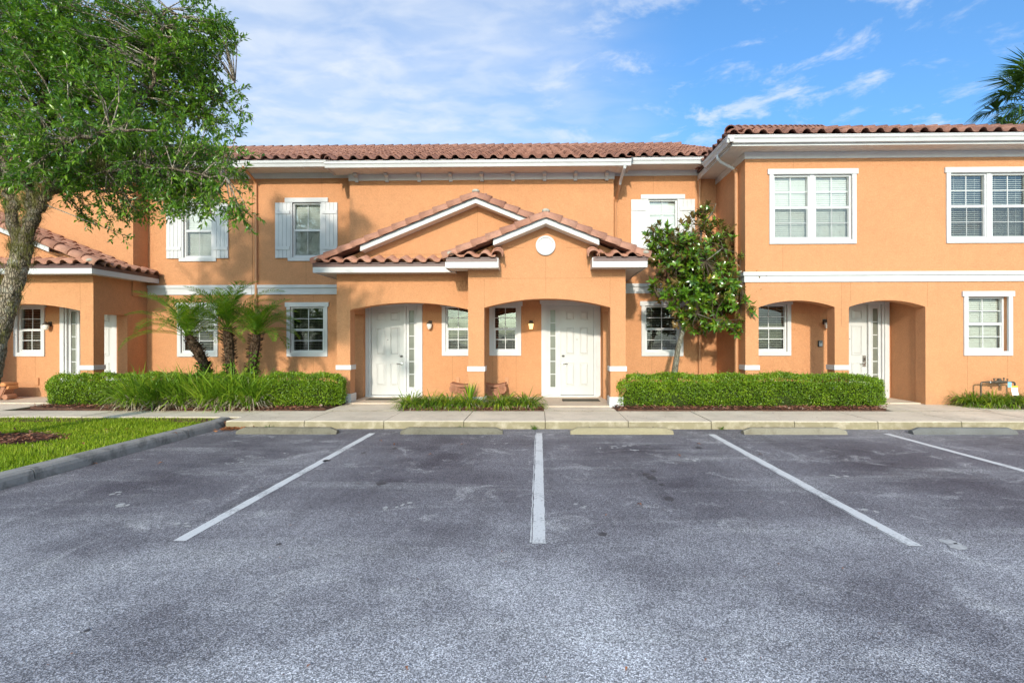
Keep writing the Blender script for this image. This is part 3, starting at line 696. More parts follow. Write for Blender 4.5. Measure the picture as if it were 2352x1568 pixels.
def door(th, x0, Y, z0, mir=None, lever='lever', label=None):
    """door leaf on the left, narrow sidelight on the right, 1.57 m over the casing"""
    x1 = x0+1.57; zt = 2.78
    m = MB(); m.box(x0, x0+.115, Y-.035, Y+.02, z0, zt-.13); m.box(x1-.115, x1, Y-.035, Y+.02, z0, zt-.13)
    m.box(x0-.04, x1+.04, Y-.045, Y+.02, zt-.13, zt)
    cs = m.build('door_casing', 'trim', th, mir=mir, bevel=.004)
    j = MB(); a, b = x0+.115, x1-.115; jt = zt-.13
    j.box(a, a+.055, Y+.0, Y+.14, z0, jt); j.box(b-.05, b, Y+.0, Y+.14, z0, jt); j.box(a+.055, b-.05, Y+.0, Y+.14, jt-.05, jt)
    dx0, dx1 = a+.055, a+.055+.89
    j.box(dx1, dx1+.06, Y+.01, Y+.14, z0, jt-.05)
    j.build('door_frame', 'trim', th, mir=mir, bevel=.004)
    MB().box(x0+.05, x1-.05, Y-.10, Y+.14, z0-.03, z0+.022).build('threshold', 'trim', th, mir=mir, bevel=.004)
    dy = Y+.075
    d = MB().box(dx0+.003, dx1-.003, dy, dy+.045, z0+.03, jt-.053).build('door', 'door_paint', th, mir=mir)
    if label: d['label'] = label
    for (pz0, pz1) in ((2.20, 2.47), (1.28, 2.05), (0.45, 1.09)):
        for (pa, pb) in ((dx0+.125, dx0+.395), (dx0+.495, dx0+.765)):
            pm = MB(); q = .022
            pm.box(pa, pb, dy-.016, dy+.002, pz0, pz0+q); pm.box(pa, pb, dy-.016, dy+.002, pz1-q, pz1)
            pm.box(pa, pa+q, dy-.016, dy+.002, pz0+q, pz1-q); pm.box(pb-q, pb, dy-.016, dy+.002, pz0+q, pz1-q)
            i = len(pm.v); o1, o2 = q+.006, q+.045
            pm.v += [(pa+o1, dy-.0005, pz0+o1), (pb-o1, dy-.0005, pz0+o1), (pb-o1, dy-.0005, pz1-o1), (pa+o1, dy-.0005, pz1-o1), (pa+o2, dy-.018, pz0+o2), (pb-o2, dy-.018, pz0+o2), (pb-o2, dy-.018, pz1-o2), (pa+o2, dy-.018, pz1-o2)]
            pm.f += [(i+4, i+5, i+6, i+7), (i, i+1, i+5, i+4), (i+1, i+2, i+6, i+5), (i+2, i+3, i+7, i+6), (i+3, i, i+4, i+7)]
            pm.build('door_panel', 'door_paint', d, mir=mir)
    hx = dx1-.075
    if lever == 'lever':
        MB().box(hx-.036, hx+.036, dy-.03, dy, 1.235, 1.285).build('deadbolt', 'dark_metal', d, mir=mir, bevel=.006)
        h = MB(); h.lathe([(.033, 0), (.033, -.012), (.012, -.014), (.012, -.05)], (hx, dy, 1.055), 14, 'y'); h.tube([(hx, dy-.05, 1.055), (hx-.05, dy-.056, 1.058), (hx-.12, dy-.05, 1.05)], [.011, .010, .008], 8)
        h.build('handle', 'nickel', d, mir=mir, smooth=False)
    else:
        MB().box(hx-.045, hx+.04, dy-.02, dy, 0.98, 1.27).build('lock_plate', 'nickel', d, mir=mir, bevel=.006)
        MB().box(hx-.025, hx+.025, dy-.032, dy-.0205, 1.13, 1.21).build('keypad', 'dark_metal', d, mir=mir, bevel=.004)
        h = MB(); h.lathe([(.025, -.02), (.025, -.03), (.011, -.032), (.011, -.06)], (hx, dy, 1.06), 12, 'y'); h.tube([(hx, dy-.06, 1.06), (hx-.05, dy-.066, 1.06), (hx-.13, dy-.06, 1.055)], [.011, .010, .008], 8); h.build('handle', 'nickel', d, mir=mir)
    pc = (dx0+dx1)/2
    MB().lathe([(.012, 0), (.012, -.008), (.006, -.009)], (pc, dy, 1.70), 10, 'y').build('peephole', 'dark_metal', d, mir=mir)
    # sidelight
    sx0, sx1 = dx1+.06, b-.05
    gx0, gx1 = sx0+.075, sx1-.075; gz0, gz1 = .43, 2.49; sy = Y+.06
    s = MB(); s.box(sx0, gx0, sy, sy+.05, z0+.02, jt-.05); s.box(gx1, sx1, sy, sy+.05, z0+.02, jt-.05); s.box(gx0, gx1, sy, sy+.05, z0+.02, gz0); s.box(gx0, gx1, sy, sy+.05, gz1, jt-.05)
    q = .02
    s.box(gx0-q, gx0, sy-.012, sy-.0005, gz0-q, gz1+q); s.box(gx1, gx1+q, sy-.012, sy-.0005, gz0-q, gz1+q); s.box(gx0, gx1, sy-.012, sy-.0005, gz0-q, gz0); s.box(gx0, gx1, sy-.012, sy-.0005, gz1, gz1+q)
    for i in range(1, 6):
        z = gz0+(gz1-gz0)*i/6; s.box(gx0, gx1, sy+.004, sy+.03, z-.011, z+.011)
    s.box(sx0+.02, sx1-.02, sy-.008, sy-.0005, z0+.06, gz0-.07)
    so = s.build('sidelight', 'trim', th, mir=mir)
    for i in range(6):
        za, zb = gz0+(gz1-gz0)*i/6+(.011 if i else 0), gz0+(gz1-gz0)*(i+1)/6-(.011 if i < 5 else 0)
        MB().box(gx0, gx1, sy+.016, sy+.028, za, zb).build('pane', 'frosted', so, mir=mir)
    return d
def gutter_run(th, x0, x1, yb, zt, mir=None, name='gutter', h=.15):
    """K-style gutter on the front of a fascia; yb is the fascia face"""
    p = [(yb, zt), (yb-.01, zt-.005), (yb-.01, zt-h+.01), (yb-.075, zt-h+.01), (yb-.082, zt-h+.03), (yb-.10, zt-h*.5), (yb-.128, zt-h*.35), (yb-.13, zt-.018), (yb-.138, zt-.012), (yb-.138, zt), (yb-.112, zt), (yb-.112, zt-.014), (yb-.118, zt-.025), (yb-.09, zt-h*.5), (yb-.07, zt-h+.02), (yb-.02, zt-h+.02), (yb-.02, zt)]
    g = MB().prism([(yb, zt-h), (yb-.078, zt-h), (yb-.10, zt-h*.55), (yb-.128, zt-h*.36), (yb-.130, zt-.02), (yb-.140, zt-.015), (yb-.140, zt), (yb-.115, zt), (yb-.115, zt-.02), (yb, zt-.02)], x0, x1, 'x')
    return g.build(name, 'trim', th, mir=mir)
def soffit_run(th, x0, x1, y0, y1, z, mir=None, axis='y'):
    m = MB(); m.box(x0, x1, y0, y1, z, z+.03)
    x = x0+.05
    while x < x1-.03: m.box(x, x+.012, y0+.01, y1-.005, z-.006, z-.0005); x += .10      # ribs of the vinyl panels
    return m.build('soffit', 'soffit', th, mir=mir)
def downspout(th, pts, mat, mir=None, w=.037):
    return MB().tube(pts, w, 4 if False else 8).build('downspout', mat, th, mir=mir)

# ------------------------------------------------------------------ the houses
YD, YO, YB, YL, YR, YW = 14.30, 13.80, 13.75, 12.55, 11.85, 12.30      # wall planes: recessed wall, door wall, bay, porch fronts, wing
PP = 0.41
MIR = -16.02
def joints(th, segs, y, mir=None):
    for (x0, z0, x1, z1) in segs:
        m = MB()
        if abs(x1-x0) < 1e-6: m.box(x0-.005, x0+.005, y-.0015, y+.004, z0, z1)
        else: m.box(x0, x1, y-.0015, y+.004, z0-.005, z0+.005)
        m.build('control_joint_shade', 'joint', th, mir=mir)  # thin raised strip whose dark colour paints the shade of a recessed groove
def two_step_band(th, x0, x1, y, z0, z1, mir=None):
    m = MB(); m.box(x0, x1, y-.035, y+.01, z0, z1-.09); m.box(x0, x1, y-.065, y+.01, z1-.088, z1)
    return m.build('band_course', 'trim', th, mir=mir, bevel=.004)
def pillar_trim(th, x0, x1, y0, y1, mir=None, base=True, zc=.97):
    MB().box(x0-.022, x1+.022, y0-.022, y1+.022, zc, zc+.115).build('pillar_cap', 'trim', th, mir=mir, bevel=.004)
    if base: MB().box(x0-.026, x1+.026, y0-.026, y1+.026, .12, .385).build('pillar_base', 'trim', th, mir=mir, bevel=.004)
def barge(th, pts, y, mir=None, h=.135):
    m = MB()
    for (a, b) in zip(pts[:-1], pts[1:]):
        pr = [(a[0], a[1]), (b[0], b[1]), (b[0], b[1]-h), (a[0], a[1]-h)]
        m.prism(pr, y, y+.03, 'y')
    return m.build('barge_board', 'trim', th, mir=mir)

def terrace(mir=None, left=False):
    lab = 'orange stucco townhouse half hidden by the oak, a shuttered window above its porch' if left else 'orange stucco townhouse with two gabled arched porches and two white doors'
    th = tag(empty('townhouse', (mir+4 if left else -1.5, 13.0, 0)), lab, 'house', 'orange stucco townhouses in one row')
    mx = (lambda x: mir-x) if mir is not None else (lambda x: x)
    xl = -5.03 if left else -4.95; xa = xl+.33                # porch outer side and its pier
    XE = -8.005; XR = 4.88 if not left else -0.5
    UW = (-6.93, -6.02, 3.90, 5.655)
    wins_lo = [(-7.04, -5.893, 1.24, 2.75)] + ([] if left else [(2.814, 3.961, 1.24, 2.75)])
    wins_up = [UW] + ([] if left else [(2.95, 3.86, 3.90, 5.68)])
    m = MB(); wall(m, XE, XR, -.02, 6.34, YD, YD+5, [hole(*w) for w in wins_lo] + [hole(*w, .4) for w in wins_up])
    m.build('wall', 'stucco', th, mir=mir)
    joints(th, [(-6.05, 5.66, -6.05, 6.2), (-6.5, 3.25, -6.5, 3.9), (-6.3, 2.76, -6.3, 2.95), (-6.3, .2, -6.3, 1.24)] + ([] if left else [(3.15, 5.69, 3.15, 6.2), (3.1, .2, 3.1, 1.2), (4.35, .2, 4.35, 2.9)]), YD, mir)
    for i, w in enumerate(wins_lo): window(th, *w, YD, mir, tilt=14 if not left else 25, sl=.034, label='lower window with white casing and open slat blinds beside the %s' % ('porch' if i == 0 else 'magnolia tree'))
    for i, w in enumerate(wins_up): window(th, *w, YD, mir, tilt=72, sl=.056, horiz=(i == 1), shutters=.42, label='shuttered upper window with closed white blinds')
    # recessed wall trim
    two_step_band(th, XE, xl-.002 if not left else xl-.002, YD, 2.968, 3.236, mir)
    if not left: two_step_band(th, 1.98, 4.87, YD, 2.968, 3.236)
    MB().box(XE, XR-.002, YD-.022, YD+.01, 6.20, 6.345).build('frieze', 'frieze', th, mir=mir)
    # bay wall
    bx1 = 1.98 if not left else -0.52
    m = MB(); m.box(-5.07, bx1, YB, YD+.05, 2.9, 6.12); m.build('bay_wall', 'stucco', th, mir=mir)
    MB().box(-5.09, bx1+.02, YB-.022, YB+.3, 5.95, 6.115).build('frieze', 'frieze', th, mir=mir)
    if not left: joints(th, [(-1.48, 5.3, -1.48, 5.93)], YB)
    for px in [817.7, 887.7, 961.7, 1034.6, 1106.5, 1178, 1250.8, 1322, 1394]:
        x = P(px, 405, YB-.1).x
        if left and x > -1: continue
        b = MB(); prof = [(YB-.024, 5.90), (YB-.06, 5.905), (YB-.075, 5.95), (YB-.11, 6.01), (YB-.19, 6.035), (YB-.19, 6.10), (YB-.024, 6.10)]
        b.prism(prof, x-.045, x+.045, 'x'); b.build('eave_bracket', 'trim', th, mir=mir)
    # eaves: soffits, fascia, gutters
    soffit_run(th, XE, XR, 13.70, YD, 6.34, mir); MB().box(XE, XR, 13.68, 13.70, 6.30, 6.47).build('fascia', 'trim', th, mir=mir)
    gutter_run(th, XE, -5.47 if True else 0, 13.68, 6.445, mir)
    if not left: gutter_run(th, 2.34, 4.62, 13.68, 6.445)
    ex0, ex1 = -5.45, (2.32 if not left else -0.52)
    soffit_run(th, ex0+.02, ex1-.02, 13.15, YB-.0, 6.115, mir); MB().box(ex0, ex1, 13.13, 13.15, 6.08, 6.25).build('fascia', 'trim', th, mir=mir)
    for xx in (ex0, ex1-.02): MB().box(xx, xx+.02, 13.15, 13.72, 6.08, 6.30).build('fascia', 'trim', th, mir=mir)
    gutter_run(th, ex0, ex1, 13.13, 6.225, mir)
    # main roof deck and tiles
    RY, RZ = 20.5, 6.50+PP*(20.5-13.62)
    m = MB(); x1 = 5.6 if not left else -0.6
    dz = -.012
    m.quad((XE, 13.64, 6.508+dz), (x1, 13.64, 6.508+dz), (x1, RY, RZ+dz), (XE, RY, RZ+dz)); m.quad((XE, RY, RZ+dz), (x1, RY, RZ+dz), (x1, 27, 6.5), (XE, 27, 6.5))
    m.quad((ex0, 13.09, 6.28+dz), (ex1, 13.09, 6.28+dz), (ex1, 13.64, 6.506+dz), (ex0, 13.64, 6.506+dz))
    m.quad((XE, 13.66, 6.44), (x1, 13.66, 6.44), (x1, 13.66, 6.52), (XE, 13.66, 6.52)); m.quad((ex0, 13.11, 6.21), (ex1, 13.11, 6.21), (ex1, 13.11, 6.29), (ex0, 13.11, 6.29))
    roof = m.build('roof', 'flashing', th, mir=mir, recalc=False)
    T = Tiles(roof); s = (0, 1, PP); Lm = (RY-13.58)*math.hypot(1, PP)
    def span(xa_, xb_, y, z, ln):
        a, b = mx(xa_), mx(xb_); a, b = min(a, b), max(a, b)
        T.slope((a, y, z), (1, 0, 0), s, b-a, ln)
    span(XE, -5.47, 13.58, 6.484, Lm); 
    if not left: span(2.34, 5.5, 13.58, 6.484, Lm)
    span(ex0, ex1, 13.03, 6.258, (RY-13.03)*math.hypot(1, PP))
    a, b = sorted((mx(XE), mx(x1)))
    T.run((b, RY, RZ+.03), (a, RY, RZ+.03), (0, 1, 0))
    for xx in ([ex0, ex1] if not left else [ex0]):
        T.run((mx(xx), 13.05, 6.30), (mx(xx), 13.62, 6.30+.57*PP), (1, 0, 0), .35)
    # ---- porch
    ax1 = -1.72
    m = MB(); arch_wall(m, xl, -1.60 if not left else -0.9, .02, 3.36, YL, YL+.32, [(xa, ax1, 2.43, 2.605)])
    m.box(xl, xa, YL+.32, YL+.36, .02, 3.36) if False else None
    # outer side wall with a square side opening
    so0, so1 = YL+.32, 13.60
    m.box(xl, xa-.04, so0, so1, 2.37, 3.36); m.box(xl, xa-.04, so1, YD+.02, .02, 3.36)
    m.build('porch_wall', 'stucco', th, mir=mir)
    rxe0 = -5.35 if not left else -5.40
    gz = lambda x: 3.50+PP*(x-rxe0)                          # roof plane of the big gable, left slope
    xr = -1.50
    m = MB(); gx1 = 1.9 if not left else -0.95
    rz = gz(xr)-.05
    poly = [(xl+.02, 3.361), (gx1, 3.361)] + ([(gx1, rz-PP*(gx1-xr))] if True else []) + [(xr, rz), (xl+.02, gz(xl)-.05)]
    m.prism(poly, YL+.01, YL+.2, 'y'); m.build('gable_wall', 'stucco', th, mir=mir)
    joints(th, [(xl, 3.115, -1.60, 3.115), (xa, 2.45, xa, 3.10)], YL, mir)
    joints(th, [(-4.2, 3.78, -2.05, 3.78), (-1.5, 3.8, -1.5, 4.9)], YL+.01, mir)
    pillar_trim(th, xl, xa, YL, YL+.32, mir)
    # door wall, ceiling
    w1 = (-2.606, -1.756, 1.272, 2.72); w2 = (-1.334, -0.486, 1.272, 2.72)
    m = MB(); dl = -4.70 if not left else -4.60; dh = (dl+.10, dl+1.57-.10, .0, 2.66); dh2 = (.055+.10, .055+1.57-.10, .0, 2.66)
    wall(m, xa-.04, 1.65 if not left else -.9, -.02, 2.74, YO, YD-.005, [hole(*w1), dh] + ([] if left else [hole(*w2), dh2]))
    m.build('door_wall', 'stucco', th, mir=mir)
    window(th, *w1, YO, mir, tilt=24, sl=.036, label='porch window with open slat blinds')
    door(th, dl, YO, .195, mir, label='white six panel door with a sidelight')
    MB().box(xl+.02, 1.9 if not left else -.9, YL+.1, YD, 2.745, 2.80).build('porch_ceiling', 'stucco', th, mir=mir)
    for vx in ((-2.18, -.87) if not left else (-2.4,)):
        MB().box(vx-.045, vx+.045, YO-.035, YO-.0005, .49, .70).build('outlet_cover', 'pipe_orange', th, mir=mir, bevel=.006)
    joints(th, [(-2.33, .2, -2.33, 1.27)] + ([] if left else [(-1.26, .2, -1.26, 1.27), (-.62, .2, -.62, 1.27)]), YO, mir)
    if not left:
        # right porch, standing forward, its own small gable
        m = MB(); arch_wall(m, -1.635, 1.975, .02, 3.40, YR, YR+.33, [(-1.265, 1.625, 2.43, 2.635)])
        m.box(-1.635, -1.30, YR+.33, YL+.005, 2.43, 3.40)
        m.box(1.645, 1.975, YR+.33, 13.35, 2.40, 3.40); m.box(1.645, 1.975, 13.35, YD+.02, .02, 3.40)
        g2 = lambda x: 4.42-PP*abs(x-.15)-.055
        m.prism([(-1.635, 3.4), (1.975, 3.4), (1.975, g2(1.975)), (.15, g2(.15)), (-1.635, g2(-1.635))], YR, YR+.33, 'y')
        m.build('porch_wall', 'stucco', th)
        MB().box(-1.6, 1.95, YR+.1, YL+.1, 2.745, 2.80).build('porch_ceiling', 'stucco', th)
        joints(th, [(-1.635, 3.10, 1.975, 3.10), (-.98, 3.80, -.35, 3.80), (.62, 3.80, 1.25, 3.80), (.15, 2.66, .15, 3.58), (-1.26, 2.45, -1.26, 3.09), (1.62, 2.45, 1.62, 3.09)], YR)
        pillar_trim(th, -1.635, -1.265, YR, YR+.33); pillar_trim(th, 1.625, 1.975, YR, YR+.33)
        md = MB(); md.lathe([(.225, -.002), (.225, -.05), (.21, -.058), (.182, -.058), (.172, -.03), (.02, -.03)], (.147, YR, 3.845), 40, 'y')
        md.build('round_medallion', 'trim', th, smooth=False)
        window(th, *w2, YO, tilt=20, sl=.032, label='porch window with open slat blinds and a blue reflection')
        door(th, .055, YO, .195, mir=.055*2+1.57, label='white six panel door with a sidelight')
    # ---- porch roofs
    def eave_box(x0, x1, y0, y1, front=True):                # soffit, white fascia, brown flashing of a porch eave
        soffit_run(th, x0, x1, y0+.02, y1, 3.30, mir)
    ey = 12.10
    rxe = -5.35 if not left else -5.40
    soffit_run(th, rxe+.03, xl+.0, ey+.022, YD-.03, 3.305, mir)
    soffit_run(th, xl+.001, -2.0 if not left else -.9, ey+.022, YL-.002, 3.306, mir)
    MB().box(rxe+.03, -2.0 if not left else -.9, ey, ey+.02, 3.285, 3.415).build('fascia', 'trim', th, mir=mir)
    MB().box(rxe+.03, -2.0 if not left else -.9, ey-.006, ey+.014, 3.4155, 3.515).build('drip_flashing', 'flashing', th, mir=mir)
    MB().box(rxe+.01, rxe+.029, ey, YD-.03, 3.285, 3.415).build('fascia', 'trim', th, mir=mir)
    MB().box(rxe+.004, rxe+.024, ey-.006, YD-.03, 3.4155, 3.515).build('drip_flashing', 'flashing', th, mir=mir)
    m = MB(); rzt = gz(xr); rx1 = 2.35 if not left else -.7
    d = -.012; yg = 12.20
    m.quad((rxe, yg, 3.5+d), (xr, yg, rzt+d), (xr, YB+.02, rzt+d), (rxe, YD-.01, 3.5+d))
    m.quad((xr, yg, rzt+d), (rx1, yg, rzt-PP*(rx1-xr)+d), (rx1, YD-.01 if not left else YB, rzt-PP*(rx1-xr)+d), (xr, YB+.02, rzt+d))
    m.quad((rxe, ey-.03, 3.50+d), (-2.0 if not left else -.9, ey-.03, 3.50+d), (-2.0 if not left else -.9, YL+.02, 3.7+d), (rxe, YL+.02, 3.7+d))
    pr = m.build('porch_roof', 'flashing', th, mir=mir, recalc=False)
    T2 = Tiles(pr); ln = (xr-rxe)*math.hypot(1, PP)
    if mir is None:
        T2.slope((rxe-.06, YD-.02, 3.49), (0, -1, 0), (1, 0, PP), YD-.02-12.36, ln)
        T2.slope((rx1+.06, 12.36, 3.49), (0, 1, 0), (-1, 0, PP), 1.3, ln, keep=lambda p: p.x > -1.5 and p.y < YB+.1)
        T2.slope((rxe+.10, ey-.06, 3.497), (1, 0, 0), (0, 1, PP), 3.25, .37)
    else:
        T2.slope((mx(rxe)+.06, 12.36, 3.49), (0, 1, 0), (-1, 0, PP), YD-.02-12.36, ln, keep=lambda p: p.y < YB+.02 or p.x > mx(-5.07)+.05)
        T2.slope((mx(-.9), ey-.06, 3.497), (1, 0, 0), (0, 1, PP), mx(rxe)-.10-mx(-.9), .37)
    T2.run((mx(rxe-.04), 12.26, 3.50), (mx(xr), 12.26, rzt+.0), (0, 1, 0), .352, True)
    if not left: T2.run((rx1-1.2, 12.26, gz(xr)-PP*(rx1-1.2-xr)), (xr, 12.26, rzt), (0, 1, 0), .352, True)
    MB().lathe([(.15, -.05), (.16, .0), (.11, .10), (.03, .14)], (mx(rxe+.03), 12.18, 3.53), 12).build('mortar_cap', 'mortar', pr, smooth=True) if False else None
    zb = lambda x: gz(x)-.012 if x <= xr else rzt-PP*(x-xr)-.012
    bpts = [(-4.25, zb(-4.25)), (xr, zb(xr)), (.45 if not left else -.9, zb(.45 if not left else -.9))]
    barge(th, bpts, 12.20, mir)
    m = MB(); m.quad((-4.25, 12.235, zb(-4.25)-.125), (xr, 12.235, zb(xr)-.125), (xr, YL, zb(xr)-.125), (-4.25, YL, zb(-4.25)-.125)); x_ = bpts[-1][0]
    m.quad((xr, 12.235, zb(xr)-.125), (x_, 12.235, zb(x_)-.125), (x_, YL, zb(x_)-.125), (xr, YL, zb(xr)-.125)); m.build('gable_soffit', 'soffit', th, mir=mir, recalc=False)
    if not left:
        q = .15; hw = 2.24; zp = lambda x: 4.42-PP*abs(x-q)
        m = MB(); y0, y1 = 11.45, 13.7
        m.quad((q-hw, y0, 3.5+d), (q, y0, 4.42+d), (q, y1, 4.42+d), (q-hw, YL-.1, 3.5+d)); m.quad((q, y0, 4.42+d), (q+hw, y0, 3.5+d), (q+hw, YD-.01, 3.5+d), (q, y1, 4.42+d))
        for (a, b) in ((q-hw, -.96), (1.23, q+hw)): m.quad((a, 11.38, 3.50+d), (b, 11.38, 3.5+d), (b, YR+.02, 3.69+d), (a, YR+.02, 3.69+d))
        pr2 = m.build('porch_roof', 'flashing', th, recalc=False)
        T3 = Tiles(pr2); ln3 = hw*math.hypot(1, PP)
        T3.slope((q-hw-.06, YL, 3.49), (0, -1, 0), (1, 0, PP), YL-11.62, ln3)
        T3.slope((q+hw+.06, 11.62, 3.49), (0, 1, 0), (-1, 0, PP), YD-.03-11.62, ln3, keep=lambda p: p.z > 3.4)
        T3.slope((q-hw+.08, 11.34, 3.497), (1, 0, 0), (0, 1, PP), 1.05, .37); T3.slope((1.27, 11.34, 3.497), (1, 0, 0), (0, 1, PP), 1.0, .37)
        T3.run((q-hw-.04, 11.52, 3.50), (q, 11.52, 4.42), (0, 1, 0), .352, True); T3.run((q+hw+.04, 11.52, 3.50), (q, 11.52, 4.42), (0, 1, 0), .352, True)
        for xx in (-.93, 1.20): T3.run((xx, 11.36, 3.53), (xx, YR, 3.53+.47*PP), (1, 0, 0), .25)
        barge(th, [(-1.02, zp(-1.02)-.012), (q, zp(q)-.012), (1.33, zp(1.33)-.012)], 11.46)
        m = MB(); 
        for (a, b) in ((-1.02, q), (q, 1.33)): m.quad((a, 11.495, zp(a)-.137), (b, 11.495, zp(b)-.137), (b, YR, zp(b)-.137), (a, YR, zp(a)-.137))
        m.build('gable_soffit', 'soffit', th, recalc=False)
        for (a, b) in ((q-hw+.03, -.92), (1.19, q+hw-.03)):
            soffit_run(th, a, b, 11.422, YR-.002 if True else 0, 3.305); MB().box(a, b, 11.40, 11.42, 3.285, 3.415).build('fascia', 'trim', th)
            MB().box(a, b, 11.394, 11.414, 3.4155, 3.515).build('drip_flashing', 'flashing', th)
        soffit_run(th, 1.98, q+hw-.03, YR+.001, YD-.03, 3.306); soffit_run(th, q-hw+.03, -1.64, YR+.001, YL-.5+.05, 3.307)
        MB().box(q+hw-.029, q+hw-.01, 11.40, YD-.03, 3.285, 3.415).build('fascia', 'trim', th); MB().box(q+hw-.024, q+hw-.004, 11.394, YD-.03, 3.4155, 3.515).build('drip_flashing', 'flashing', th)
        MB().box(q-hw+.01, q-hw+.029, 11.40, 12.11, 3.285, 3.415).build('fascia', 'trim', th)
        for xx in (-.92, 1.17): MB().box(xx, xx+.02, 11.40, YR-.002, 3.285, 3.50).build('fascia', 'trim', th)
        for (xx, yy, zz) in ((q, 11.50, 4.585), (q+hw-.05, 11.44, 3.64), (q-hw+.12, 11.44, 3.64)):
            MB().lathe([(.09, -.06), (.095, -.02), (.06, .012), (.01, .018)], (xx, yy, zz), 9).build('mortar_patch', 'mortar', pr2, smooth=True)
        T3.finish('tile', 110)
    for (xx, yy, zz) in ((xr, 12.24, rzt+.165), (rxe+.10, 12.17, 3.64)):
        MB().lathe([(.09, -.06), (.095, -.02), (.06, .012), (.01, .018)], (mx(xx), yy, zz), 9).build('mortar_patch', 'mortar', pr, smooth=True)
    T2.finish('tile', 100 if not left else 140); T.finish('tile_old', 90 if not left else 110)
    # downspouts
    if not left:
        g = [(-7.86, 13.60, 6.33), (-7.86, 13.64, 6.28), (-7.88, 14.18, 6.12), (-7.88, 14.25, 6.02)]
        downspout(th, g + [(-7.88, 14.25, .2)], 'pipe_orange')
        downspout(th, [(4.43, 13.60, 6.32), (4.43, 13.62, 6.24), (4.40, 14.10, 6.14), (4.40, 14.17, 6.10)], 'trim')
        downspout(th, [(4.40, 14.20, 6.12), (4.40, 14.24, 6.0), (4.40, 14.24, .2)], 'pipe_orange', w=.042)
        downspout(th, [(2.16, 13.05, 6.11), (2.16, 13.07, 6.03), (2.14, 13.62, 5.86), (2.14, 13.7, 5.80)], 'trim')
        downspout(th, [(2.14, 13.66, 5.84), (2.12, 14.18, 5.55), (2.10, 14.24, 5.45), (2.10, 14.24, 3.9)], 'pipe_orange', w=.042)
    return th
terrace()
terrace(MIR, True)

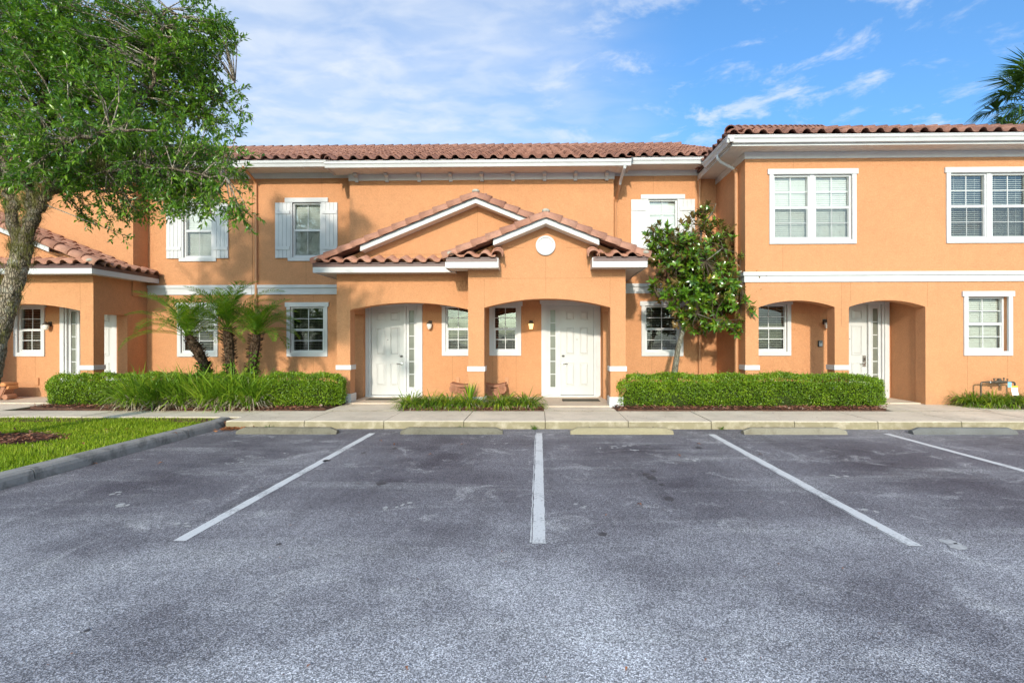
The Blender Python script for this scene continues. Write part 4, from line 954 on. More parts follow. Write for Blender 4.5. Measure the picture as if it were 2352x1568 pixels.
def wing():
    th = tag(empty('townhouse', (9, 13, 0)), 'orange stucco townhouse with plain front, twin low arches and wide double windows above', 'house', 'orange stucco townhouses in one row')
    X0, X1 = 4.87, 15.0
    up = [(5.43, 7.46, 3.935, 5.70), (9.545, 11.575, 3.935, 5.71)]
    lo = (9.945, 11.07, 1.303, 2.81)
    m = MB(); arch_wall(m, X0, 9.38, .02, 2.95, YW, YW+.32, [(5.18, 6.96, 2.45, 2.607), (7.29, 9.07, 2.45, 2.607)])
    wall(m, 9.38, X1, .02, 2.95, YW, YW+4, [hole(*lo)])
    wall(m, X0, X1, 2.951, 6.14, YW, YW+4, [hole(*w) for w in up])
    m.box(X0+.002, X0+.30, YW+.32, YD+.3, .02, 2.949); m.box(9.09, 9.379, YW+.32, 13.7, .02, 2.94)
    m.build('wall', 'stucco', th)
    wpo = (5.45, 6.535, 1.27, 2.72); YO2 = 13.55
    m = MB(); wall(m, X0+.3, 9.09, -.02, 2.74, YO2, YO2+.55, [hole(*wpo), (7.48+.10, 9.05-.10, .0, 2.66)]); m.build('door_wall', 'stucco', th)
    MB().box(X0+.1, 9.2, YW+.2, 14.0, 2.745, 2.8).build('porch_ceiling', 'stucco', th)
    window(th, *wpo, YO2, tilt=28, sl=.038, label='porch window behind the arch with open slat blinds')
    door(th, 7.48, YO2, .195, lever='keypad', label='white door with a keypad lock')
    window(th, *up[0], YW, units=2, tilt=70, sl=.052, label='double upper window with closed white blinds')
    window(th, *up[1], YW, units=2, tilt=30, label='double upper window reflecting a tree')
    window(th, *lo, YW, tilt=58, deep=.10, label='lower window set deep in its white casing')
    for (a, b) in ((X0, 5.18), (6.96, 7.29)): pillar_trim(th, a, b, YW, YW+.32)
    two_step_band(th, X0-.03, X1, YW, 3.04, 3.28); m = MB(); m.box(X0-.035, X0, YW-.03, YD-.04, 3.04, 3.188); m.box(X0-.065, X0, YW-.06, YD-.04, 3.19, 3.28); m.build('band_course', 'trim', th)
    joints(th, [(5.75, 3.3, 5.75, 3.93), (7.12, 2.0, 7.12, 3.03), (7.33, 2.6, 7.33, 3.03), (9.12, 2.45, 9.12, 3.03), (10.04, .2, 10.04, 1.30), (10.97, .2, 10.97, 1.30), (6.0, 5.71, 6.0, 5.94)], YW)
    MB().box(X0-.022, X1, YW-.022, YW+.01, 5.95, 6.10).build('frieze', 'frieze', th); MB().box(X0-.022, X0, YW+.011, YD+.5, 5.95, 6.10).build('frieze', 'frieze', th)
    ex, ey = 4.38, 11.78
    soffit_run(th, ex, X1, ey, YW, 6.105); MB().box(ex, X0, YW+.001, YD+1.2, 6.105, 6.135).build('soffit', 'soffit', th)
    MB().box(ex-.02, X1, ey-.02, ey, 6.06, 6.22).build('fascia', 'trim', th); MB().box(ex-.02, ex, ey+.001, YD+.9, 6.06, 6.22).build('fascia', 'trim', th)
    gutter_run(th, ex-.16, X1, ey-.02, 6.26)
    # side gutter, the same section turned to run back
    yb, zt, h = ex-.02, 6.26, .15
    g = MB().prism([(yb, zt-h), (yb-.078, zt-h), (yb-.10, zt-h*.55), (yb-.128, zt-h*.36), (yb-.130, zt-.02), (yb-.140, zt-.015), (yb-.140, zt), (yb-.115, zt), (yb-.115, zt-.02), (yb, zt-.02)], ey-.155, 13.45, 'y'); g.build('gutter', 'trim', th)
    rx, ry, zr = ex-.06, ey-.06, 6.315; D = 4.58
    m = MB(); ze = zr+PP*D; q = -.012
    m.quad((rx, ry, zr+q), (X1, ry, zr+q), (X1, ry+D, ze+q), (rx+D, ry+D, ze+q)); m.poly([(rx, ry+2*D, zr+q), (rx, ry, zr+q), (rx+D, ry+D, ze+q)]); m.quad((rx+D, ry+D, ze+q), (X1, ry+D, ze+q), (X1, ry+2*D, zr+q), (rx, ry+2*D, zr+q))
    m.quad((rx+.02, ry+.02, 6.24), (X1, ry+.02, 6.24), (X1, ry+.02, zr), (rx+.02, ry+.02, zr)); m.quad((rx+.02, ry+.02, 6.24), (rx+.02, ry+2*D, 6.24), (rx+.02, ry+2*D, zr), (rx+.02, ry+.02, zr))
    roof = m.build('roof', 'flashing', th, recalc=False)
    T = Tiles(roof)
    T.slope((rx-.05, ry-.06, zr-.03), (1, 0, 0), (0, 1, PP), X1-rx, D*math.hypot(1, PP), keep=lambda p: p.x-rx > p.y-ry-.05)
    T.slope((rx-.06, ry+2*D, zr-.03), (0, -1, 0), (1, 0, PP), 2*D, D*math.hypot(1, PP), keep=lambda p: p.y-ry > p.x-rx-.05 and p.y < ry+2*D-(p.x-rx))
    T.run((rx-.02, ry-.02, zr+.05), (rx+D, ry+D, ze+.05), (1, -1, 0)); T.run((X1, ry+D, ze+.03), (rx+D, ry+D, ze+.03), (0, 1, 0))
    T.finish('tile_old', 230)
    downspout(th, [(4.28, 12.5, 6.12), (4.30, 12.5, 6.03), (4.38, 12.55, 5.97), (4.70, 12.66, 5.86), (4.79, 12.68, 5.80)], 'trim')
    downspout(th, [(4.74, 12.67, 5.84), (4.80, 12.69, 5.75), (4.81, 12.69, 5.6), (4.81, 12.69, .2)], 'pipe_orange', w=.045)
    return th
wing()

# ------------------------------------------------------------------ wheel stops
def wheel_stop(x0, x1, y, mat, label, tilt=0.0):
    m = MB(); n = 14; h = .115; rings = []
    for i in range(n+1):
        t = i/n; x = x0+(x1-x0)*t; e = min(t, 1-t)*(x1-x0)
        s = min(1.0, .35+e/.12); w = .075+.0*s; hh = h*min(1.0, .55+e/.08)
        j = random.uniform(-.003, .003)
        rings.append([(x, y-w, -.005), (x, y-w*.96+j, hh*.35), (x, y-.045, hh*.93), (x, y-.03, hh), (x, y+.03, hh), (x, y+.045, hh*.93), (x, y+w*.96, hh*.35), (x, y+w, -.005)])
    for r in rings: m.v += r
    k = 8
    for i in range(n):
        for j in range(k): m.f.append((i*k+j, i*k+(j+1) % k, (i+1)*k+(j+1) % k, (i+1)*k+j))
    m.f += [tuple(range(k)), tuple(n*k+j for j in range(k))]
    o = m.build('wheel_stop', mat); o.rotation_euler.z = 0
    tag(o, label, 'wheel stop', 'concrete wheel stops at the parking bays')
    for xx in (x0+.35, x1-.35): MB().lathe([(.02, .10), (.02, .118), (.012, .121)], (xx, y, 0), 8).build('anchor_pin', 'dark_metal', o)
wheel_stop(-5.48, -3.65, 9.30, 'stop_grey', 'weathered grey wheel stop next to the lawn kerb, leaf litter at its end')
wheel_stop(-2.50, -0.66, 9.31, 'stop_grey', 'weathered grey wheel stop facing the clumps of grass between the porches')
wheel_stop(.553, 2.39, 9.32, 'stop_cream', 'cream yellow wheel stop in the bay before the doormat of the right porch')
wheel_stop(3.64, 5.46, 9.33, 'stop_patched', 'patchy pale wheel stop in front of the long hedge')
wheel_stop(6.63, 8.46, 9.35, 'stop_dark', 'dark grey wheel stop in the bay nearest the pipe assembly')

# ------------------------------------------------------------------ hedges
def hedge(name, x0, x1, y0, y1, ztop, label, n, seed, round_=.55):
    r = np.random.default_rng(seed); th = tag(empty(name, ((x0+x1)/2, (y0+y1)/2, .15)), label, 'hedge', 'clipped green hedges')
    cx, cy = (x0+x1)/2, (y0+y1)/2; ax, ay = (x1-x0)/2, (y1-y0)/2; az = (ztop-.20)
    def surf(k):
        # points on a rounded box: superellipsoid by normalising random box points
        face = r.random(k); p = r.uniform(-1, 1, (k, 3)); p[:, 2] = r.uniform(0, 1, k)
        A = [ax*2*az, ay*2*az, ax*ay*4]; pr = np.array([A[0]*1.4, A[0]*.3, A[1], A[1], A[2]*1.2]); pr = np.cumsum(pr/pr.sum())
        p[:, 1] = np.where(face < pr[0], -1, p[:, 1]); p[:, 1] = np.where((face >= pr[0]) & (face < pr[1]), 1, p[:, 1])
        p[:, 0] = np.where((face >= pr[1]) & (face < pr[2]), -1, p[:, 0]); p[:, 0] = np.where((face >= pr[2]) & (face < pr[3]), 1, p[:, 0])
        p[:, 2] = np.where(face >= pr[3], 1, p[:, 2])
        return p
    def shape(p, puff=0.0):
        # round the ends and the upper edge
        e = np.clip((np.abs(p[:, 0])*ax - (ax-round_))/round_, 0, 1)
        xx = p[:, 0]*ax; endk = np.sqrt(np.clip(1-(e*.92)**2, 0, 1))
        yy = p[:, 1]*ay*endk
        zt = az*(0.62+.38*endk)
        zz = p[:, 2]*zt
        edge = np.clip((np.abs(p[:, 1])-.6)/.4, 0, 1)*np.clip((p[:, 2]-.55)/.45, 0, 1)
        yy = yy*(1-.20*edge**1.5); zz = zz - .10*edge**1.5
        low = np.clip((.22-p[:, 2])/.22, 0, 1); yy = yy*(1-.16*low)
        lump = .025*np.sin(xx*2.3+seed)*np.cos(yy*3+1.7) + .025*np.sin(xx*5.1+zz*6+seed*2) + .02*np.sin(xx*11+yy*9+zz*12)
        nrm = np.stack([np.sign(p[:, 0])*(np.abs(p[:, 0]) > .97), np.sign(p[:, 1])*(np.abs(p[:, 1]) > .97)*1.0, (p[:, 2] > .97)*1.0], 1)
        nrm = norm(nrm + 1e-3 + np.stack([0*xx, np.sign(p[:, 1])*edge, edge], 1))
        c = np.stack([cx+xx, cy+yy, .20+zz], 1) + nrm*(lump+puff)[:, None]
        return c, nrm
    # dark twiggy core
    m = MB(); nx = max(6, int((x1-x0)/.25)); core = []
    V = []; Fq = []
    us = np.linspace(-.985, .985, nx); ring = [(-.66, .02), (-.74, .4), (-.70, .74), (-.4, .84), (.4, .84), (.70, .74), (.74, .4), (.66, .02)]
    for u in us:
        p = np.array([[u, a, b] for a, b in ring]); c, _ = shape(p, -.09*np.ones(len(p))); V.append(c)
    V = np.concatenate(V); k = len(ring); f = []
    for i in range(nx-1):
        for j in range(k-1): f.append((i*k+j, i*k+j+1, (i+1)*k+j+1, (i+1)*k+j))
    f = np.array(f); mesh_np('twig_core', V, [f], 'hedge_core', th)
    p = surf(n); depth = -np.abs(r.normal(0, .045, n)) + .03*(r.random(n) > .9) + .07*(r.random(n) > .985)
    c, nr = shape(p, depth); g = r.normal(0, 1, (n, 3))
    gap = np.sin(c[:, 0]*3.1+seed)*np.sin(c[:, 2]*7+c[:, 0]*2.2)+r.normal(0, .35, n)
    keep = ~((c[:, 2] < .30) & (gap > .9)); c, nr, g = c[keep], nr[keep], g[keep]; n = len(c)
    d = norm(nr*.75 + np.array([0, 0, .45]) + g*.55)
    top = (nr[:, 2] > .5)
    Vl, fl = leaves(c, d, norm(nr + r.normal(0, .6, (n, 3))), r.uniform(.026, .046, n)*np.where(top, 1.15, 1), r.uniform(.016, .026, n), .18, .1)
    o = mesh_np('foliage', Vl, [fl], 'box_leaf', th); o['kind'] = 'stuff'
    for i in range(int((x1-x0)/.45)):
        x = x0+.25+i*.45+random.uniform(-.08, .08)
        if x > x1-.15: break
        for q in range(2):
            y = cy+random.uniform(-.25, .15); MB().tube([(x, y, .14), (x+random.uniform(-.08, .08), y, .3), (x+random.uniform(-.2, .2), y-.1, .5)], [.012, .009, .006], 5).build('stem', 'wood_stem', th)
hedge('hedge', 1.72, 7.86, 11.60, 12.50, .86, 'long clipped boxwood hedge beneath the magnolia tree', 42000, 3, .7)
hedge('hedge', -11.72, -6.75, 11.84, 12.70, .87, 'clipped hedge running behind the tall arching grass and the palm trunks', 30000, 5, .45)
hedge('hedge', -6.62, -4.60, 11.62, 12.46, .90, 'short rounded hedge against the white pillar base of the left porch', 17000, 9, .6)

# ------------------------------------------------------------------ grasses
def clump(name, x, y, z, nb, ln, wd, label, cat, group, mat, dead=0.25, spread=.16, lean=.55, seed=0, mats='dead_blade', arch=1.15):
    r = np.random.default_rng(seed); th = tag(empty(name, (x, y, z)), label, cat, group)
    for (k, mt, nm, l0, dr, le) in ((nb, mat, 'green_blades', 1.0, arch, lean), (int(nb*dead), mats, 'dry_blades', .62, 2.3, lean*1.55)):
        if k == 0: continue
        a = r.uniform(0, 6.283, k); rad = np.sqrt(r.random(k))*spread
        base = np.stack([x+rad*np.cos(a), y+rad*np.sin(a), np.full(k, z)], 1)
        az = a + r.normal(0, .5, k)
        V, f = blades(base, az, r.uniform(.55, 1.05, k)*ln*l0, r.uniform(.6, 1.15, k)*wd, np.abs(r.normal(0, le*.55, k))+rad/spread*le*.5, np.abs(r.normal(dr*.75, .45, k)), r.normal(0, .6, k))
        o = mesh_np(nm, V, [f], mt, th)
    return th
flaxes = [(-9.15, 11.66, 'leftmost of the tall grass clumps, against the bare end of the hedge'), (-8.62, 11.62, None), (-8.08, 11.66, None), (-7.52, 11.62, None), (-7.0, 11.66, None), (-6.55, 11.63, None)]
flab = ['tall arching grass clump with dry tan blades, farthest from the porches', 'tall arching grass clump, second in the row from the lone hedge end', 'tall arching grass clump in front of the leaning palm trunk', 'tall arching grass clump in front of the middle palm', 'tall arching grass clump in front of the palm beside the casing window', 'tall arching grass clump touching the short rounded hedge']
for i, (x, y, _) in enumerate(flaxes):
    clump('grass_clump', x, y, .16, 300, 1.16, .031, flab[i], 'grass clump', 'tall grass clumps under the palms', 'flax', .55, .24, .50, 40+i, arch=1.5)
    clump_b = None
llab = ['low strappy grass clump beside the walk to the left door', 'low strappy grass clump under the sconce of the left porch', 'low strappy grass clump in front of the left scroll planter', 'low strappy grass clump at the foot of the pillar between the porches', 'low strappy grass clump in front of the right scroll planter', 'low strappy grass clump beside the walk to the right door']
for i, (px, y) in enumerate([(945, 11.66), (990, 11.64), (1035, 11.66), (1078, 11.60), (1152, 11.66), (1206, 11.64)]):
    clump('grass_clump', U(px, y), y, .165, 330, .60, .021, llab[i], 'grass clump', 'low grass clumps between the porches', 'liriope', .6, .17, .70, 60+i, arch=2.2)
rl = ['low grass clump at the bare corner of the pipe bed', 'low grass clump left of the pipe assembly', 'low grass clump around the wire stake of the notice card', 'low grass clump below the valve of the pipe assembly', 'low grass clump at the right leg of the pipe assembly', 'low grass clump past the pipe assembly']
for i, (x, y) in enumerate([(9.92, 12.0), (10.22, 11.80), (10.60, 11.76), (10.95, 11.74), (11.32, 11.74), (11.75, 11.78)]):
    clump('grass_clump', x, y, .165, 320, .58, .022, rl[i], 'grass clump', 'low grass clumps under the wall pipe', 'liriope', .45, .17, .70, 80+i, arch=2.2)
# stiff seedling palm among the low grass
th = tag(empty('seedling_palm', (-1.55, 11.55, .16)), 'stiff upright palm seedling in the grass before the middle pillar', 'plant')
r = np.random.default_rng(5); k = 13; az = np.linspace(0, 6.28, k)
V, f = blades(np.stack([np.full(k, -1.55), np.full(k, 11.55), np.full(k, .25)], 1), az, r.uniform(.48, .58, k), np.full(k, .04), np.full(k, .28), np.full(k, .1)); mesh_np('leaf_blades', V, [f], 'palm_leaf', th)
MB().tube([(-1.55, 11.55, .14), (-1.55, 11.55, .30)], [.022, .015], 7).build('stem', 'wood_stem', th)

# lawn
def lawn():
    n = 150000; y = 3.2 + 7.12*rng.random(n); x = -6.37 - rng.random(n)*9.5
    ok = (x > -1.3*y-1.6) & ~((np.hypot((x+8.95)/1.15, (y-8.1)/.62) < 1.0)); x, y = x[ok], y[ok]; n = len(x)
    b = np.stack([x, y, np.full(n, .09)], 1)
    patch = .75+.4*np.sin(x*1.7+y*.6)*np.sin(y*2.1-x*.4)
    V, f = blades(b, rng.uniform(0, 6.283, n), rng.uniform(.05, .115, n)*np.clip(patch, .6, 1.2), rng.uniform(.005, .010, n), np.abs(rng.normal(.25, .25, n)), np.abs(rng.normal(.8, .5, n)))
    o = mesh_np('lawn_grass', V, [f], 'grass'); tag(o, 'short bright green lawn beside the parking kerb', 'grass', None, 'stuff')
lawn()
pts = [(-8.95+1.2*math.cos(a)*(1+.12*math.sin(3*a)), 8.1+.64*math.sin(a)*(1+.1*math.cos(5*a))) for a in [i*2*math.pi/24 for i in range(24)]]
structure(MB().poly([(x, y, .112) for x, y in pts]).build('mulch_bed', 'soil'))
V, f = chips(1400, pts); V[:, 2] -= .055
tag(mesh_np('mulch_chips', V, [f], 'chip'), 'dark bark mulch ring around the foot of the oak', 'mulch', None, 'stuff')

# ------------------------------------------------------------------ oak tree
def px3(px, py, Y): return np.array(P(px, py, Y))
def oak():
    r = np.random.default_rng(21); Y0 = 8.1
    base = px3(-62, 1014, Y0)
    th = tag(empty('oak_tree', (base[0], Y0, .10)), 'spreading live oak with mossy trunk standing on the lawn', 'tree')
    T = lambda lst: [px3(a, b, Y0+c) for a, b, c in lst]
    trunk = T([(-62, 1022, 0), (-52, 960, 0), (-34, 880, 0), (-12, 790, .03), (14, 705, .05), (38, 630, .05), (52, 565, .05)])
    limbs = [
     (T([(48, 590, .05), (32, 500, .15), (22, 430, .25), (5, 340, .4), (-25, 220, .5), (-45, 80, .5), (-50, -10, .4)]), .095, .025),
     (T([(54, 570, .05), (74, 490, 0), (66, 405, -.1), (84, 310, -.2), (100, 200, -.2), (125, 60, -.2), (135, 10, -.2)]), .09, .025),
     (T([(52, 575, .05), (84, 490, -.05), (112, 440, -.1), (160, 385, -.2), (228, 332, -.25), (300, 280, -.3), (350, 190, -.3), (372, 60, -.2), (385, 20, 0)]), .092, .018),
     (T([(160, 385, -.2), (230, 392, -.5), (320, 386, -.9), (420, 392, -1.1), (520, 408, -1.2)]), .042, .010),
     (T([(228, 332, -.25), (320, 296, 0), (430, 255, .3), (540, 190, .5)]), .042, .010),
     (T([(84, 310, -.2), (175, 225, .2), (255, 110, .4), (290, 20, .5)]), .05, .014),
     (T([(18, 720, .05), (-25, 610, .1), (-90, 550, .1), (-220, 480, .2)]), .09, .03),
     (T([(22, 430, .25), (-60, 350, .6), (-150, 240, .8)]), .06, .02),
     (T([(112, 440, -.1), (170, 430, .6), (260, 440, 1.1), (370, 430, 1.4)]), .05, .012),
     (T([(66, 405, -.1), (150, 330, -1.0), (250, 300, -1.5), (360, 300, -1.8)]), .05, .012),
    ]
    def dense(pl, n=6):
        o = []
        for a, b in zip(pl[:-1], pl[1:]):
            for t in range(n): o.append(a+(b-a)*t/n)
        o.append(pl[-1]); return o
    def wob(pl, s):
        q = [np.array(p) for p in pl]
        for i in range(1, len(q)-1): q[i] = q[i]+r.normal(0, s, 3)
        return q
    tr = [.22, .185, .165, .150, .130, .122, .130]
    tp = dense(trunk, 4); rr = np.interp(np.linspace(0, 6, len(tp)), range(7), tr)*(1+r.normal(0, .035, len(tp)))
    tb = MB().tube(wob(dense(tp, 3), .004), list(np.interp(np.linspace(0, 1, (len(tp)-1)*3+1), np.linspace(0, 1, len(tp)), rr)), 26); tb.v = [tuple(np.array(v)+r.normal(0, .007, 3)) for v in tb.v]; tb.build('trunk', 'oak_bark', th, smooth=True)
    skel = []; 
    for (pl, r0, r1) in limbs:
        d = dense(pl, 5); d = wob(d, .018); rad = np.linspace(r0, r1, len(d)); rad = r1+(r0-r1)*np.linspace(1, 0, len(d))**1.3
        MB().tube(d, list(rad), 9).build('limb', 'limb_bark', th, smooth=True)
        skel += [(p, ra) for p, ra in zip(d, rad)]
    S = np.array([p for p, _ in skel])
    blobs = [(60, 130, 0, 190), (200, 230, 0, 190), (330, 180, .1, 170), (440, 170, .2, 120), (500, 130, .3, 75), (300, 70, .2, 125), (120, 20, .1, 130), (380, 350, -.4, 120), (470, 380, -.7, 100), (545, 395, -1.0, 62), (500, 460, -1.0, 62), (260, 400, -.3, 105), (-50, 220, .2, 130), (-60, 80, .2, 120), (150, 330, .2, 140), (300, 480, .2, 46), (560, 470, -1.1, 32), (410, 440, -.6, 70), (440, 60, .4, 80), (490, 250, .2, 60), (20, 420, .9, 90), (340, 440, .8, 55), (200, 470, .5, 40), (545, 150, .3, 42), (540, 230, .3, 40), (470, 110, .3, 90), (200, 120, -.6, 150), (300, 300, -1.0, 120), (100, 330, -.9, 110), (-40, 400, .2, 70), (590, 365, -1.0, 22), (285, 520, .3, 26)]
    w = np.array([b[3]**2.3 for b in blobs]); w = w/w.sum(); N = 1650
    idx = r.choice(len(blobs), N, p=w); C = []
    for i in idx:
        bx, by, dy, br = blobs[i]; c = px3(bx, by, Y0+dy); R_ = br/F*Y0
        v = norm(r.normal(0, 1, (1, 3)))[0]*R_*r.random()**.45; v[1] *= 1.05 if br > 100 else .8; C.append(c+v)
    C = np.array(C)
    gap = np.sin(C[:, 0]*3.0+1)*np.sin(C[:, 2]*2.7+.5)*np.sin(C[:, 1]*2.4); C = C[gap < .36]
    tw = MB(); LV = []; 
    for c in C:
        dist = np.linalg.norm(S-c, axis=1); k = np.argmin(dist + .25*np.abs(S[:, 2]-c[2])*(S[:, 2] > c[2])); s = S[k]
        g = c-s; L = np.linalg.norm(g); g = g/max(L, 1e-6)
        mid = (s+c)/2 + r.normal(0, .06*L, 3) + np.array([0, 0, .06*L])
        tw.tube([s, mid, c], [.006+.006*min(L, 1.5), .006+.002*L, .003], 4, False)
        droop = np.array([0, 0, -.25 if c[2] < 4.6 else .15])
        for q in range(r.integers(5, 8)):
            d = norm((g*.7 + r.normal(0, .62, 3) + droop)[None])[0]; ln = r.uniform(.10, .30)
            st = c - g*r.uniform(0, .22); en = st+d*ln
            tw.tube([st, en], [.0028, .0014], 3, False)
            nl = int(ln*58)
            t = np.linspace(.12, 1, nl)[:, None]; pos = st+(en-st)*t
            side = norm(np.cross(d, r.normal(0, 1, (nl, 3)))); ld = norm(d*.75 + side*.75 + r.normal(0, .2, (nl, 3)))
            up = norm(np.array([0, 0, 1.0]) + r.normal(0, .5, (nl, 3)))
            LV.append(leaves(pos, ld, up, r.uniform(.045, .11, nl), r.uniform(.019, .038, nl), .16, .08))
    V, f = joinVF(LV); o = mesh_np('crown', V, f, 'oak_leaf', th); o['kind'] = 'stuff'
    tw.build('twigs', 'oak_bark', th, recalc=False)['kind'] = 'stuff'
    # ball moss and ferny tufts on trunk and limbs
    parts = []
    pool = [(p, .16, 1) for p in tp[12:]] + [(p, ra, .8) for p, ra in skel if p[2] < 4.3 and p[0] < -6.3]
    for q in range(480):
        p, ra, _ = pool[r.integers(len(pool))]; a = r.uniform(0, 6.28); k = r.integers(12, 26)
        n0 = np.array([math.cos(a), math.sin(a), r.uniform(-.2, .4)]); b = p+n0*ra*.9
        base = np.tile(b, (k, 1))+r.normal(0, .02, (k, 3)); az = a+r.normal(0, .9, k)
        parts.append(blades(base, az, r.uniform(.06, .20, k), np.full(k, .006), np.abs(r.normal(.9, .5, k)), r.normal(.2, .9, k)))
    V, f = joinVF(parts); mesh_np('moss_tufts', V, f, 'moss', th)['kind'] = 'stuff'
oak()

# ------------------------------------------------------------------ magnolia
def magnolia():
    r = np.random.default_rng(33); Y0 = 12.78
    th = tag(empty('magnolia_tree', (3.34, Y0, .15)), 'young magnolia with glossy leaves and slim pale trunk behind the hedge', 'tree')
    T = lambda l: [px3(a, b, Y0+c) for a, b, c in l]
    b0 = px3(1549, 866, Y0); b0[2] = .14
    trunk = [b0] + T([(1550, 850, 0), (1557, 800, 0), (1568, 762, 0), (1572, 720, 0), (1590, 660, .05), (1605, 590, .05), (1612, 520, 0), (1622, 480, 0)])
    MB().tube(trunk, [.085, .078, .062, .058, .052, .043, .034, .02, .01], 10).build('trunk', 'smooth_bark', th, smooth=True)
    limbs = [T(l) for l in ([(1572, 720, 0), (1630, 690, -.3), (1700, 660, -.4)], [(1590, 660, .05), (1555, 610, -.3), (1525, 560, -.4), (1500, 530, -.4)], [(1605, 590, .05), (1650, 555, .3), (1690, 540, .4)], [(1572, 730, 0), (1600, 720, -.5), (1640, 735, -.7)], [(1590, 660, 0), (1640, 620, .6), (1690, 610, .7)], [(1585, 680, 0), (1560, 650, .5), (1530, 640, .6)], [(1600, 610, 0), (1570, 560, .4), (1555, 520, .5)], [(1612, 520, 0), (1635, 490, .1), (1645, 468, .1)], [(1590, 660, 0), (1620, 600, -.7), (1660, 570, -.9)], [(1572, 715, 0), (1545, 700, -.4), (1510, 680, -.5)])]
    S = []
    for l in limbs: MB().tube(l, list(np.linspace(.03, .008, len(l))), 6).build('limb', 'smooth_bark', th, smooth=True); S += l
    S = np.array(S+trunk[4:])
    blobs = [(1600, 570, 0, 72), (1560, 610, -.2, 70), (1640, 625, 0, 85), (1690, 600, .2, 55), (1715, 655, -.2, 42), (1610, 700, 0, 68), (1660, 695, -.1, 55), (1540, 555, -.3, 50), (1505, 535, -.4, 26), (1612, 490, 0, 26), (1638, 478, .1, 18), (1645, 530, .2, 40), (1575, 670, .2, 55), (1535, 675, -.4, 34), (1690, 700, -.4, 40), (1650, 745, -.5, 30), (1730, 640, -.2, 26), (1560, 735, -.2, 22), (1500, 660, -.4, 14), (1731, 575, 0, 9), (1590, 740, -.3, 30), (1690, 750, -.4, 20), (1625, 660, -.5, 70), (1580, 590, -.5, 60), (1500, 560, -.3, 24)]
    w = np.array([b[3]**2.2 for b in blobs]); w /= w.sum(); N = 860
    idx = np.concatenate([r.choice(len(blobs), N, p=w), [18, 18, 19, 19, 8, 8, 10, 10]]); parts = []; tw = MB()
    cen = px3(1615, 630, Y0)
    for i in idx:
        bx, by, dy, br = blobs[i]; c = px3(bx, by, Y0+dy)+norm(r.normal(0, 1, (1, 3)))[0]*br/F*Y0*r.random()**.35
        k = np.argmin(np.linalg.norm(S-c, axis=1)); s = S[k]; tw.tube([s, (s+c)/2+r.normal(0, .03, 3), c], [.010, .007, .005], 4, False)
        ax = norm((c-cen)[None]*.8 + r.normal(0, .45, (1, 3)) + np.array([[0, -.15, .55]]))[0]
        n = r.integers(8, 13); a = np.arange(n)*2.4+r.uniform(0, 6); u = norm(np.cross(ax, r.normal(0, 1, 3))[None])[0]; v = np.cross(ax, u)
        open_ = r.uniform(.25, 1.25, n)
        d = ax*np.cos(open_)[:, None] + (u*np.cos(a)[:, None]+v*np.sin(a)[:, None])*np.sin(open_)[:, None]
        pos = c - ax*(np.linspace(0, .10, n))[:, None]
        parts.append(leaves(pos, d, np.tile(ax, (n, 1)), r.uniform(.125, .21, n), r.uniform(.055, .085, n), .14, .12))
    V, f = joinVF(parts); mesh_np('crown', V, f, 'magnolia_leaf', th)['kind'] = 'stuff'
    tw.build('twigs', 'wood_stem', th, recalc=False)['kind'] = 'stuff'
magnolia()

